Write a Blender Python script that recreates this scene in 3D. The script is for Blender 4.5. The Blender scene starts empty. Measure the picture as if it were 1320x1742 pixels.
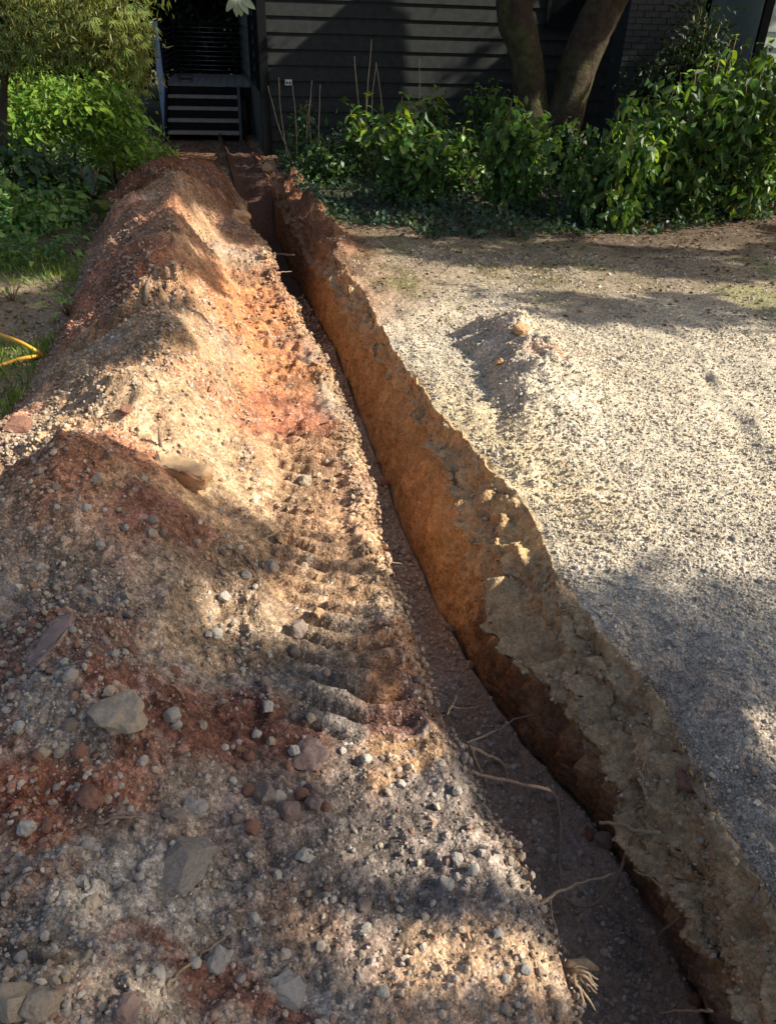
import bpy, math, random
import numpy as np
from mathutils import Matrix, Vector
random.seed(7); rng = np.random.default_rng(11)
R_ = math.radians
sc = bpy.context.scene
# ---------------------------------------------------------------- camera, sky, sun, exposure
F_PX, PITCH, ROLL, EYE = 1313.0, R_(33), R_(2.0), 1.65
cam_d = bpy.data.cameras.new('camera'); cam = bpy.data.objects.new('camera', cam_d); sc.collection.objects.link(cam)
cam_d.sensor_fit = 'HORIZONTAL'; cam_d.sensor_width = 36; cam_d.lens = 36*F_PX/1320; cam_d.clip_end = 600; cam_d.clip_start = .05
CM = Matrix.Rotation(math.pi/2-PITCH, 3, 'X') @ Matrix.Rotation(ROLL, 3, 'Z')
cam.matrix_world = Matrix.Translation((0, 0, EYE)) @ CM.to_4x4()
sc.camera = cam
SUN_EL, SUN_AZ = R_(36.5), R_(5)          # sun stands to the right, a little behind the camera
SD = Vector((math.cos(SUN_EL)*math.cos(SUN_AZ), -math.cos(SUN_EL)*math.sin(SUN_AZ), math.sin(SUN_EL)))
world = bpy.data.worlds.new('World'); sc.world = world; world.use_nodes = True
nt = world.node_tree; sky = nt.nodes.new('ShaderNodeTexSky'); sky.sky_type = 'NISHITA'; sky.sun_disc = False
sky.sun_elevation = SUN_EL; sky.sun_rotation = math.pi/2+SUN_AZ
sky.air_density = 1.0; sky.dust_density = 3.0; sky.ozone_density = 0.3
bg = nt.nodes['Background']; bg.inputs['Strength'].default_value = 0.10
nt.links.new(sky.outputs[0], bg.inputs['Color'])
sl = bpy.data.lights.new('sun', 'SUN'); sl.energy = 5.0; sl.angle = R_(.53); sl.color = (1, .92, .79)
so = bpy.data.objects.new('sun', sl); sc.collection.objects.link(so); so.location = SD*30
so.rotation_euler = SD.to_track_quat('Z', 'Y').to_euler()
sc.view_settings.view_transform = 'Standard'; sc.view_settings.look = 'None'; sc.view_settings.gamma = 1
sc.view_settings.exposure = 0.98
sc.render.engine = 'CYCLES'; sc.cycles.use_denoising = True; sc.cycles.max_bounces = 6; sc.cycles.diffuse_bounces = 4
sc.cycles.transparent_max_bounces = 4; sc.cycles.use_adaptive_sampling = False
COL = sc.collection

# ---------------------------------------------------------------- measuring helpers
def ray(x, y): return CM @ Vector(((x-660)/F_PX, -(y-871)/F_PX, -1))
def gz(y): return -0.03*np.maximum(0, np.asarray(y, float)-1.5)
def un(x, y, dz=0.0):
    d = ray(x, y); t = 2.0
    for _ in range(60): t = (float(gz(t*d.y))+dz-EYE)/d.z
    return Vector((0, 0, EYE))+d*t
def at(x, y, Y): d = ray(x, y); return Vector((0, 0, EYE))+d*(Y/d.y)

# ---------------------------------------------------------------- object helpers
def tag(o, label=None, cat=None, group=None, kind=None):
    if label: o['label'] = label
    if cat: o['category'] = cat
    if group: o['group'] = group
    if kind: o['kind'] = kind
    return o
def mesh_np(name, V, Fs, mat=None, cols=None, smooth=True):
    me = bpy.data.meshes.new(name); V = np.ascontiguousarray(V, np.float32)
    Fs = np.ascontiguousarray(Fs, np.int32); n, k = Fs.shape
    me.vertices.add(len(V)); me.vertices.foreach_set('co', V.ravel())
    me.loops.add(n*k); me.loops.foreach_set('vertex_index', Fs.ravel())
    me.polygons.add(n); me.polygons.foreach_set('loop_start', np.arange(0, n*k, k, dtype=np.int32))
    me.polygons.foreach_set('loop_total', np.full(n, k, np.int32))
    me.polygons.foreach_set('use_smooth', np.full(n, smooth, bool))
    if cols is not None:
        a = me.attributes.new('Col', 'FLOAT_COLOR', 'POINT')
        c = np.ones((len(V), 4), np.float32); c[:, :3] = cols; a.data.foreach_set('color', c.ravel())
    me.update(calc_edges=True); me.validate()
    if mat: me.materials.append(mat)
    return me
def obj(name, me, parent=None, loc=None, mw=None):
    o = bpy.data.objects.new(name, me); COL.objects.link(o)
    if parent is not None: o.parent = parent
    if loc is not None: o.location = loc
    if mw is not None: o.matrix_basis = mw
    return o
def empty(name, loc=(0, 0, 0), rz=0, parent=None):
    o = bpy.data.objects.new(name, None); COL.objects.link(o); o.location = loc; o.rotation_euler.z = rz
    o.empty_display_size = .1
    if parent: o.parent = parent
    return o
class MB:
    def __init__(s): s.V = []; s.F = []
    def box(s, x0, x1, y0, y1, z0, z1):
        b = len(s.V); s.V += [(x0,y0,z0),(x1,y0,z0),(x1,y1,z0),(x0,y1,z0),(x0,y0,z1),(x1,y0,z1),(x1,y1,z1),(x0,y1,z1)]
        s.F += [tuple(b+i for i in f) for f in ((0,3,2,1),(4,5,6,7),(0,1,5,4),(1,2,6,5),(2,3,7,6),(3,0,4,7))]; return s
    def prism(s, pts, a0, a1, f):      # pts 2-D outline, f(u, w, a) -> xyz
        b = len(s.V); n = len(pts)
        s.V += [f(u, w, a0) for u, w in pts]+[f(u, w, a1) for u, w in pts]
        s.F += [tuple(b+i for i in range(n))[::-1], tuple(b+n+i for i in range(n))]
        s.F += [(b+i, b+(i+1) % n, b+n+(i+1) % n, b+n+i) for i in range(n)]; return s
    def tube(s, pts, rad, k=6):
        b = len(s.V); P = [Vector(p) for p in pts]; n = len(P)
        if not hasattr(rad, '__len__'): rad = [rad]*n
        t0 = (P[1]-P[0]).normalized(); u = t0.orthogonal().normalized()
        for i in range(n):
            t = (P[min(i+1, n-1)]-P[max(i-1, 0)]).normalized(); u = (u-t*u.dot(t)).normalized(); w = t.cross(u)
            for j in range(k):
                a = 2*math.pi*j/k; s.V.append(tuple(P[i]+(u*math.cos(a)+w*math.sin(a))*rad[i]))
        for i in range(n-1):
            for j in range(k):
                s.F.append((b+i*k+j, b+i*k+(j+1) % k, b+(i+1)*k+(j+1) % k, b+(i+1)*k+j))
        s.F += [tuple(b+j for j in range(k))[::-1], tuple(b+(n-1)*k+j for j in range(k))]; return s
    def me(s, name, mat, smooth=False):
        m = bpy.data.meshes.new(name); m.from_pydata(s.V, [], s.F); m.update()
        if smooth: m.polygons.foreach_set('use_smooth', [True]*len(m.polygons))
        m.materials.append(mat); return m
    def build(s, name, mat, parent=None, smooth=False, bevel=0):
        o = obj(name, s.me(name, mat, smooth), parent)
        if bevel:
            md = o.modifiers.new('bevel', 'BEVEL'); md.width = bevel; md.segments = 2; md.limit_method = 'ANGLE'
        return o

# ---------------------------------------------------------------- numpy noise
def _h(ix, iy, iz, s):
    h = (ix.astype(np.uint32)*np.uint32(374761393)) ^ (iy.astype(np.uint32)*np.uint32(668265263)) ^ (iz.astype(np.uint32)*np.uint32(2147483647-1013)) ^ np.uint32((s*974634777) & 0xffffffff)
    h = (h ^ (h >> np.uint32(13)))*np.uint32(1274126177); h ^= h >> np.uint32(16); h *= np.uint32(2246822519); h ^= h >> np.uint32(13)
    return (h & np.uint32(0xffffff)).astype(np.float32)/np.float32(0xffffff)
def vn(P, f, s=0):
    Q = np.asarray(P, np.float32)*np.asarray(f, np.float32); I = np.floor(Q).astype(np.int64); T = (Q-I).astype(np.float32); T = T*T*(3-2*T)
    r = 0
    for dx in (0, 1):
        for dy in (0, 1):
            for dz in (0, 1):
                w = (T[..., 0] if dx else 1-T[..., 0])*(T[..., 1] if dy else 1-T[..., 1])*(T[..., 2] if dz else 1-T[..., 2])
                r = r+w*_h(I[..., 0]+dx, I[..., 1]+dy, I[..., 2]+dz, s)
    return r*2-1
def fbm(P, f, o=4, s=0, g=.5):
    a = 1; r = 0; f = np.asarray(f, float)
    for k in range(o): r = r+a*vn(P, f*2.03**k, s+k*17); a *= g
    return r
def worley(P, f, s=0):                 # 2-D cells on x,y: returns F1 in cell units, cell random
    Q = P[..., :2]*f; I = np.floor(Q).astype(np.int64); best = np.full(Q.shape[:-1], 9., np.float32); cid = np.zeros_like(best)
    z = np.zeros_like(I[..., 0])
    for dx in (-1, 0, 1):
        for dy in (-1, 0, 1):
            jx, jy = I[..., 0]+dx, I[..., 1]+dy
            px = jx+_h(jx, jy, z, s+1); py = jy+_h(jx, jy, z, s+2)
            d = np.hypot(Q[..., 0]-px, Q[..., 1]-py); m = d < best
            best = np.where(m, d, best); cid = np.where(m, _h(jx, jy, z, s+3), cid)
    return best, cid
def sstep(a, b, x): t = np.clip((x-a)/(b-a), 0, 1); return t*t*(3-2*t)

# ---------------------------------------------------------------- materials
def new_mat(name):
    m = bpy.data.materials.new(name); m.use_nodes = True; n = m.node_tree; b = n.nodes['Principled BSDF']
    b.inputs['Specular IOR Level'].default_value = .25; return m, n, b
def noise_mat(name, base, rough=.9, scale=20, amount=.35, bump=.3, bscale=60, attr=False, spec=.2, second=None, bdist=.004, metallic=0):
    m, n, b = new_mat(name); b.inputs['Roughness'].default_value = rough; b.inputs['Specular IOR Level'].default_value = spec
    b.inputs['Metallic'].default_value = metallic
    tc = n.nodes.new('ShaderNodeTexCoord')
    no = n.nodes.new('ShaderNodeTexNoise'); no.inputs['Scale'].default_value = scale; no.inputs['Detail'].default_value = 8; no.inputs['Roughness'].default_value = .65
    n.links.new(tc.outputs['Object'], no.inputs['Vector'])
    rp = n.nodes.new('ShaderNodeMapRange'); rp.inputs[1].default_value = .25; rp.inputs[2].default_value = .75
    rp.inputs[3].default_value = 1-amount; rp.inputs[4].default_value = 1+amount; n.links.new(no.outputs[0], rp.inputs[0])
    mu = n.nodes.new('ShaderNodeVectorMath'); mu.operation = 'SCALE'
    if attr:
        at_ = n.nodes.new('ShaderNodeAttribute'); at_.attribute_name = 'Col'; src = at_.outputs['Color']
    else:
        rgb = n.nodes.new('ShaderNodeRGB'); rgb.outputs[0].default_value = (*base, 1); src = rgb.outputs[0]
    if second:
        n2 = n.nodes.new('ShaderNodeTexNoise'); n2.inputs['Scale'].default_value = scale*.3; n2.inputs['Detail'].default_value = 5
        n.links.new(tc.outputs['Object'], n2.inputs['Vector'])
        r2 = n.nodes.new('ShaderNodeMapRange'); r2.inputs[1].default_value = .45; r2.inputs[2].default_value = .62; n.links.new(n2.outputs[0], r2.inputs[0])
        mx = n.nodes.new('ShaderNodeMix'); mx.data_type = 'RGBA'; n.links.new(r2.outputs[0], mx.inputs[0]); n.links.new(src, mx.inputs[6]); mx.inputs[7].default_value = (*second, 1); src = mx.outputs[2]
    n.links.new(src, mu.inputs[0]); n.links.new(rp.outputs[0], mu.inputs['Scale']); n.links.new(mu.outputs[0], b.inputs['Base Color'])
    if bump:
        bn = n.nodes.new('ShaderNodeTexNoise'); bn.inputs['Scale'].default_value = bscale; bn.inputs['Detail'].default_value = 9; bn.inputs['Roughness'].default_value = .7
        n.links.new(tc.outputs['Object'], bn.inputs['Vector'])
        bp = n.nodes.new('ShaderNodeBump'); bp.inputs['Strength'].default_value = bump; bp.inputs['Distance'].default_value = bdist
        n.links.new(bn.outputs[0], bp.inputs['Height']); n.links.new(bp.outputs[0], b.inputs['Normal'])
    return m
def soil_mat(name, peb_scale=95, peb=.5, fine=.35):
    """crumbly earth: colour from the mesh, some sun and shade in it, plus crumbs and tiny embedded grit"""
    m, n, b = new_mat(name); b.inputs['Roughness'].default_value = .97; b.inputs['Specular IOR Level'].default_value = .08
    tc = n.nodes.new('ShaderNodeTexCoord'); at_ = n.nodes.new('ShaderNodeAttribute'); at_.attribute_name = 'Col'
    no = n.nodes.new('ShaderNodeTexNoise'); no.inputs['Scale'].default_value = 38; no.inputs['Detail'].default_value = 9; no.inputs['Roughness'].default_value = .72
    n.links.new(tc.outputs['Object'], no.inputs['Vector'])
    rp = n.nodes.new('ShaderNodeMapRange'); rp.inputs[1].default_value = .25; rp.inputs[2].default_value = .75; rp.inputs[3].default_value = 1-fine; rp.inputs[4].default_value = 1+fine
    n.links.new(no.outputs[0], rp.inputs[0])
    vo = n.nodes.new('ShaderNodeTexVoronoi'); vo.inputs['Scale'].default_value = peb_scale; n.links.new(tc.outputs['Object'], vo.inputs['Vector'])
    sep = n.nodes.new('ShaderNodeSeparateColor'); n.links.new(vo.outputs['Color'], sep.inputs[0])
    mr = n.nodes.new('ShaderNodeMapRange'); mr.inputs[3].default_value = 1-.6*peb; mr.inputs[4].default_value = 1+.6*peb; n.links.new(sep.outputs[0], mr.inputs[0])
    v2 = n.nodes.new('ShaderNodeTexVoronoi'); v2.inputs['Scale'].default_value = peb_scale*2.9; n.links.new(tc.outputs['Object'], v2.inputs['Vector'])
    s2_ = n.nodes.new('ShaderNodeSeparateColor'); n.links.new(v2.outputs['Color'], s2_.inputs[0])
    mr2 = n.nodes.new('ShaderNodeMapRange'); mr2.inputs[3].default_value = 1-.75*peb; mr2.inputs[4].default_value = 1+.75*peb; n.links.new(s2_.outputs[1], mr2.inputs[0])
    m0 = n.nodes.new('ShaderNodeMath'); m0.operation = 'MULTIPLY'; n.links.new(rp.outputs[0], m0.inputs[0]); n.links.new(mr2.outputs[0], m0.inputs[1])
    m1 = n.nodes.new('ShaderNodeMath'); m1.operation = 'MULTIPLY'; n.links.new(m0.outputs[0], m1.inputs[0]); n.links.new(mr.outputs[0], m1.inputs[1])
    mu = n.nodes.new('ShaderNodeVectorMath'); mu.operation = 'SCALE'; n.links.new(at_.outputs['Color'], mu.inputs[0]); n.links.new(m1.outputs[0], mu.inputs['Scale'])
    n.links.new(mu.outputs[0], b.inputs['Base Color'])
    inv = n.nodes.new('ShaderNodeMath'); inv.operation = 'MULTIPLY_ADD'; inv.inputs[1].default_value = -.9; n.links.new(vo.outputs['Distance'], inv.inputs[0]); n.links.new(no.outputs[0], inv.inputs[2])
    bp = n.nodes.new('ShaderNodeBump'); bp.inputs['Strength'].default_value = .75; bp.inputs['Distance'].default_value = .006
    n.links.new(inv.outputs[0], bp.inputs['Height']); n.links.new(bp.outputs[0], b.inputs['Normal'])
    return m
def leaf_mat(name, base, trans=.35, var=.35, attr=False, rough=.45):
    m, n, b = new_mat(name); b.inputs['Roughness'].default_value = rough; b.inputs['Specular IOR Level'].default_value = .35
    tr = n.nodes.new('ShaderNodeBsdfTranslucent'); mx = n.nodes.new('ShaderNodeMixShader'); mx.inputs[0].default_value = trans
    if attr:
        a = n.nodes.new('ShaderNodeAttribute'); a.attribute_name = 'Col'; src = a.outputs['Color']
    else:
        oi = n.nodes.new('ShaderNodeObjectInfo'); hs = n.nodes.new('ShaderNodeHueSaturation'); hs.inputs['Color'].default_value = (*base, 1)
        r1 = n.nodes.new('ShaderNodeMapRange'); r1.inputs[3].default_value = 1-var; r1.inputs[4].default_value = 1+var; n.links.new(oi.outputs['Random'], r1.inputs[0]); n.links.new(r1.outputs[0], hs.inputs['Value'])
        fr = n.nodes.new('ShaderNodeMath'); fr.operation = 'MULTIPLY'; fr.inputs[1].default_value = 7.31; n.links.new(oi.outputs['Random'], fr.inputs[0])
        f2 = n.nodes.new('ShaderNodeMath'); f2.operation = 'FRACT'; n.links.new(fr.outputs[0], f2.inputs[0])
        r2 = n.nodes.new('ShaderNodeMapRange'); r2.inputs[3].default_value = .47; r2.inputs[4].default_value = .52; n.links.new(f2.outputs[0], r2.inputs[0]); n.links.new(r2.outputs[0], hs.inputs['Hue'])
        src = hs.outputs[0]
    tc = n.nodes.new('ShaderNodeTexCoord'); no = n.nodes.new('ShaderNodeTexNoise'); no.inputs['Scale'].default_value = 30; no.inputs['Detail'].default_value = 4
    n.links.new(tc.outputs['Object'], no.inputs['Vector']); rp = n.nodes.new('ShaderNodeMapRange'); rp.inputs[1].default_value = .3; rp.inputs[2].default_value = .7; rp.inputs[3].default_value = .8; rp.inputs[4].default_value = 1.2
    n.links.new(no.outputs[0], rp.inputs[0]); mu = n.nodes.new('ShaderNodeVectorMath'); mu.operation = 'SCALE'; n.links.new(src, mu.inputs[0]); n.links.new(rp.outputs[0], mu.inputs['Scale'])
    n.links.new(mu.outputs[0], b.inputs['Base Color'])
    yl = n.nodes.new('ShaderNodeVectorMath'); yl.operation = 'MULTIPLY'; yl.inputs[1].default_value = (1.5, 1.35, .35); n.links.new(mu.outputs[0], yl.inputs[0])
    n.links.new(yl.outputs[0], tr.inputs['Color'])
    n.links.new(b.outputs[0], mx.inputs[1]); n.links.new(tr.outputs[0], mx.inputs[2]); n.links.new(mx.outputs[0], n.nodes['Material Output'].inputs['Surface'])
    return m
M = {}
M['soil'] = soil_mat('soil'); M['wall'] = soil_mat('trench_earth', 60, .25, .4); M['drive'] = soil_mat('roadbase', 85, .55, .3); M['turf'] = soil_mat('turf', 60, .4, .4)
M['gravel'] = noise_mat('gravel', None, .9, 90, .18, .35, 200, attr=True, spec=.15)
M['black_board'] = noise_mat('black_painted_board', (.028, .030, .029), .6, 9, .3, .25, 25, spec=.08)
M['side_board'] = noise_mat('sage_side_board', (.105, .115, .095), .7, 9, .25, .2, 25)  # side boards paler and greener than the front boards
M['black_paint'] = noise_mat('black_paint', (.009, .010, .010), .7, 9, .3, .15, 30, spec=.08)
M['skirt'] = noise_mat('grey_skirting', (.075, .08, .07), .8, 5, .3, .3, 20)
M['tread'] = noise_mat('tread_timber', (.27, .21, .17), .7, 12, .35, .3, 50)
M['deck'] = noise_mat('deck_timber', (.17, .15, .135), .8, 12, .3, .3, 40)
M['steel'] = noise_mat('steel_cable', (.35, .36, .36), .4, 20, .2, 0, metallic=.8)
M['skylit_post'] = noise_mat('skylit_post_blue', (.30, .38, .55), .5, 8, .15, .1, 30)  # blue of sky light on the post, put into its base colour
M['white'] = noise_mat('white_plastic', (.55, .55, .52), .45, 8, .15, .05, 30)
M['brick'] = noise_mat('dark_painted_brick', (.035, .036, .04), .5, 30, .6, .6, 60, spec=.35)
M['mortar'] = noise_mat('dark_mortar', (.03, .03, .032), .9, 30, .4, .5, 60)
M['siding'] = noise_mat('pale_siding', (.42, .47, .43), .6, 6, .15, .1, 20)
M['bark'] = noise_mat('bark', (.055, .038, .026), .95, 9, .6, 1.0, 22, second=(.075, .07, .03), bdist=.05)
M['bark_dark'] = noise_mat('bark_dark', (.045, .035, .026), .95, 12, .5, .8, 30, bdist=.015)
M['cane'] = noise_mat('dry_cane', (.38, .29, .18), .8, 30, .35, .2, 80)
M['greenstem'] = noise_mat('green_stem', (.20, .15, .07), .7, 30, .3, .1, 80)
M['root'] = noise_mat('root', (.19, .14, .10), .9, 60, .35, .4, 140)
M['root_pale'] = noise_mat('root_pale', (.29, .22, .145), .9, 60, .35, .4, 140)
M['hose'] = noise_mat('orange_hose', (.66, .33, .035), .5, 20, .15, .05, 50, spec=.4)
M['bluething'] = noise_mat('dark_blue_plastic', (.03, .035, .11), .4, 10, .2, .05, 30)
M['moss'] = noise_mat('mossy_stone', (.055, .07, .012), 1, 25, .5, .8, 90, second=(.04, .035, .02))
mg, n_, b_ = new_mat('window_glass'); b_.inputs['Base Color'].default_value = (.01, .012, .013, 1); b_.inputs['Roughness'].default_value = .06; b_.inputs['Specular IOR Level'].default_value = .5
M['glass'] = mg
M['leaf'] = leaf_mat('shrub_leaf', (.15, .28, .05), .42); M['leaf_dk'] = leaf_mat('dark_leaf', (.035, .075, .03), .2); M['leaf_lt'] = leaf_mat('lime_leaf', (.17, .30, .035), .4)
M['leaf_big'] = leaf_mat('blue_green_leaf', (.06, .10, .07), .15); M['leaf_pale'] = leaf_mat('pale_leaf', (.40, .46, .32), .3, .15)
M['leaf_maple'] = leaf_mat('maple_leaf', (.17, .23, .05), .4)
M['fol'] = leaf_mat('foliage', None, .35, attr=True); M['litter'] = leaf_mat('litter', None, .1, attr=True, rough=.8)

# ---------------------------------------------------------------- terrain: one grid, cut into its pieces
def prof(pts):
    a = np.array(pts); return lambda y: np.interp(y, a[:, 0], a[:, 1])
xL = prof([(-1.5,.86),(.0,.58),(.71,.41),(.99,.34),(1.39,.21),(1.84,.07),(2.38,-.04),(2.84,-.13),(4.27,-.44),(5.47,-.73),(7.87,-1.45),(12,-2.5),(18,-4)])
xR = prof([(-1.5,1.5),(.0,1.12),(.5,1.02),(.96,.90),(1.31,.83),(1.62,.78),(1.93,.67),(2.26,.585),(2.63,.555),(2.95,.46),(3.15,.41),(3.53,.28),(4.26,.07),(5.14,-.13),(6.57,-.42),(8.36,-1.02),(10,-1.35),(12,-1.85),(18,-3.4)])
xC = prof([(-1.5,1.35),(.0,.96),(.88,.82),(1.16,.77),(1.33,.73),(1.7,.59),(1.97,.48),(2.19,.40),(2.79,.345),(3.87,.13),(5.48,-.29),(8.4,-1.08),(12,-1.92),(18,-3.45)])
xFr = prof([(-1.5,1.3),(.0,.98),(1.06,.91),(1.29,.85),(1.66,.70),(1.9,.54),(2.26,.39),(2.63,.26),(3.64,.04),(4.71,-.18),(6.07,-.47),(8.5,-1.14),(12,-1.95),(18,-3.5)])
foot_s = prof([(-1.5,2.6),(1,2.3),(2,2.05),(3,1.74),(5,1.60),(9,1.58),(11.5,1.5),(18,1.5)])
ys = [-1.5]
while ys[-1] < 17.5:
    y = ys[-1]; ys.append(y+(.02 if y < .45 else .0026*math.hypot(y, EYE)**1.33))
ys = np.array(ys); NR = len(ys)
def smooth1(a, w):      # soften the corners of a polyline along the trench
    k = np.ones(w)/w; p = np.pad(a, w//2, mode='edge'); return np.convolve(p, k, 'valid')[:len(a)]
YL = np.column_stack([ys, ys*0, ys*0])
wob = lambda s, f, a: fbm(YL+np.array([s*3.1, s, 0]), (1, f, 1), 4, s)*a
XL = xL(ys)+wob(1, 4, .03)+wob(31, 15, .022)+wob(41, 45, .008); XR = xR(ys)+wob(2, 3.5, .035)+wob(32, 18, .014); XC = xC(ys)+wob(3, 3, .02)+wob(33, 16, .008); XFr = xFr(ys)+wob(4, 3, .012)
XR = np.maximum(XR, XC+.03)
XFl = np.minimum(XL+.03+wob(5, 4, .01), XFr-.2)
DEP = .60*(1-sstep(10.0, 10.9, ys)); G = gz(ys)
nA, nB, nC, nD, nE, nF, nG = 46, 310, 30, 56, 104, 270, 40
cols = []; segs = []
def seg(name, X, Z): cols.append((X, Z)); segs.append((name, X.shape[1]))
u = np.linspace(0, 1, nA, endpoint=False)[None]
xf = XL-foot_s(ys)
XA = -13+(xf[:, None]+13)*(1-(1-u)**1.8); seg('A', XA, np.zeros_like(XA)+G[:, None])
u = np.linspace(0, 1, nB, endpoint=False)[None]
XB = xf[:, None]+(XL-xf)[:, None]*u
S = XL[:, None]-XB; Yb = np.broadcast_to(ys[:, None], XB.shape); PB = np.stack([XB, Yb, XB*0], -1)
# heap profile: overlapping bucket loads on a low ridge, a track-pressed shelf beside the trench
fs = foot_s(ys)[:, None]
hum = [(-.6,1.0,.34,.62),(.45,1.15,.30,.6),(1.3,1.02,.34,.58),(1.15,.45,.17,.45),(2.05,1.02,.42,.62),(2.75,.98,.46,.62),(2.55,1.55,.25,.5),(3.45,.86,.50,.68),(4.15,.80,.52,.72),(4.95,.78,.55,.78),(5.75,.78,.54,.8),(6.6,.74,.55,.8),(7.45,.72,.60,.85),(8.3,.72,.42,.62),(9.0,.55,.34,.55),(9.3,.95,.34,.6),(9.5,.42,.33,.6),(9.9,.85,.27,.6),(10.0,.3,.27,.6)]
acc = np.zeros_like(XB); k = 34
Px = XB+fbm(PB, 2.2, 3, 50)*.10; Py_ = Yb+fbm(PB, 2.0, 3, 60)*.14
for (hy, hs, hh, sl_) in hum:
    if 2.5 < hy < 7.6: hh *= .86; sl_ *= .92
    cx = np.interp(hy, ys, XL)-hs; d = np.sqrt((Px-cx)**2+((Py_-hy)*.85)**2+.012)
    acc += np.exp(k*np.clip(hh-sl_*(d-.1), -.25, 1))
top = np.log(acc+np.exp(k*.0))/k
top *= sstep(11.1, 10.2, Yb)
edge = sstep(0, .26, fs-S)                               # fades to the grass at its foot
lipz = .02+.065*sstep(.0, .11, S)+.03*fbm(PB, 1.7, 2, 71)+.02*fbm(PB, 9, 3, 72)*np.exp(-S/.06)
shelf = 1-sstep(.36, .58, S)
endf = sstep(11.7, 11.0, Yb)
ZB = (top*edge*(sstep(.30, .80, S)*(1-sstep(7.0, 7.8, Yb))+sstep(.0, .30, S)*sstep(7.0, 7.8, Yb))+lipz*edge)*endf
ZB += (fbm(PB, 3.2, 4, 80)*.035*(1-.75*shelf)+fbm(PB, 13, 4, 84)*.013*(1-.4*shelf))*edge*endf
w1, c1 = worley(PB+fbm(PB, 9, 2, 90)[..., None]*.02, 17, 3); w2, c2 = worley(PB+fbm(PB, 25, 2, 91)[..., None]*.006, 44, 5)
rough = np.clip(.55+fbm(PB, 1.5, 3, 95)*.8, .22, 1)*edge*endf*(1-.45*shelf*sstep(.06,.14,S))*(1-.5*np.exp(-((S-.25)/.14)**2)*sstep(1.2,1.5,Yb)*sstep(3.6,3.2,Yb))
w3, c3 = worley(PB, 95, 15); w0, c0 = worley(PB+fbm(PB, 5, 2, 89)[..., None]*.05, 8, 23)
ZB += rough*(np.clip(.55-w1, 0, 1)*(c1**2)*(.075+.05*sstep(2.8,4,Yb))+np.clip(.6-w0, 0, 1)*c0*.07*sstep(2.6,3.6,Yb)+np.clip(.6-w2, 0, 1)*c2*.026*(1-.6*sstep(3.4, 5, Yb))+np.clip(.6-w3, 0, 1)*c3*.011*(1-sstep(2.6, 3.6, Yb)))
ZB += fbm(PB, 30, 4, 97, .62)*.0055*edge
# track cleats pressed into the shelf
tr = sstep(.07, .12, S)*(1-sstep(.37, .44, S))
near_tr = sstep(1.25, 1.45, Yb)*(1-sstep(3.1, 3.5, Yb)); far_tr = sstep(3.6, 3.9, Yb)*(1-sstep(6.3, 6.9, Yb))
ph = Yb/.082+fbm(PB, 3, 3, 99)*.45+.3*np.sin(S*9); saw = ph-np.floor(ph); cle = sstep(.0, .12, saw)*(1-sstep(.45, .95, saw))
gap = 1-.8*np.exp(-((S-.255)/.018)**2)*far_tr
ZB += tr*((cle-.45)*(.044*near_tr+.044*far_tr*gap)*np.clip(.9+fbm(PB, 6, 3, 101)*.7, .35, 1.3)-.016*(near_tr+far_tr))
ZB += np.exp(-((S-.055)/.035)**2)*.022*near_tr+np.exp(-((S-.47)/.05)**2)*.03*(near_tr+far_tr)*(.6+.6*fbm(PB, 7, 3, 103))
ZB += np.exp(-((S-.075)/.03)**2)*.035*far_tr*(.5+.9*fbm(PB, 6, 3, 104))
seg('B', XB, ZB+G[:, None])
lip = ZB[:, -1]+G
u = np.linspace(0, 1, nC, endpoint=False)[None]
PC = np.stack([np.broadcast_to(XL[:, None], (NR, nC)), np.broadcast_to(ys[:, None], (NR, nC)), u*-.6+0*ys[:, None]], -1)
XCc = XL[:, None]+(XFl-XL)[:, None]*u+fbm(PC, (6, 9, 9), 4, 110)*.022*np.sin(np.pi*np.clip(u, 0, 1))
ZC = lip[:, None]*(1-u)+(G-DEP)[:, None]*u
seg('C', XCc, ZC)
u = np.linspace(0, 1, nD, endpoint=False)[None]
XD = XFl[:, None]+(XFr-XFl)[:, None]*u; PD = np.stack([XD, np.broadcast_to(ys[:, None], XD.shape), XD*0], -1)
ww, wc = worley(PD, 30, 7)
ZD = (G-DEP)[:, None]+(fbm(PD, 3, 3, 120)*.03+fbm(PD, 18, 4, 122)*.012+np.clip(.5-ww, 0, 1)*wc*.025)*np.sin(np.pi*u)+.10*np.abs(2*u-1)**3.5*np.clip(.75+.7*fbm(PD, 4, 3, 125), .1, 1.4)*sstep(1.0, .9, u)+.03*fbm(PD, 5, 3, 126)*np.sin(np.pi*u)+.06*(1-sstep(0, .2, u))*sstep(0, .02, u)
seg('D', XD, ZD)
u = np.linspace(0, 1, nE, endpoint=False)[None]*np.ones((NR, 1))
zc = -(.17+.05*wob(6, 2, 1))[:, None]*(DEP/.6)[:, None]-.02
zc = zc-.10*(sstep(1.8, 1.1, ys))[:, None]
ub = .58
lo = np.clip(u/ub, 0, 1); hi = np.clip((u-ub)/(1-ub), 0, 1)
XE = np.where(u < ub, XFr[:, None]+(XC-XFr)[:, None]*lo, XC[:, None]+(XR-XC)[:, None]*hi)
ZE = np.where(u < ub, -DEP[:, None]+(zc+DEP[:, None])*lo, zc*(1-hi))
PE = np.stack([XE, np.broadcast_to(ys[:, None], XE.shape), ZE], -1)
groove = fbm(PE, (8, 20, 3.0), 4, 130)*.026+fbm(PE, (14, 34, 18), 5, 131, .6)*.016
plate = fbm(PE, (9, 7, 16), 3, 135); plate = np.floor(plate*4.5)/4.5*.058*(1-.3*sstep(2.2,2.8,PE[...,1]))+fbm(PE, 22, 5, 137, .62)*.022
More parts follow.
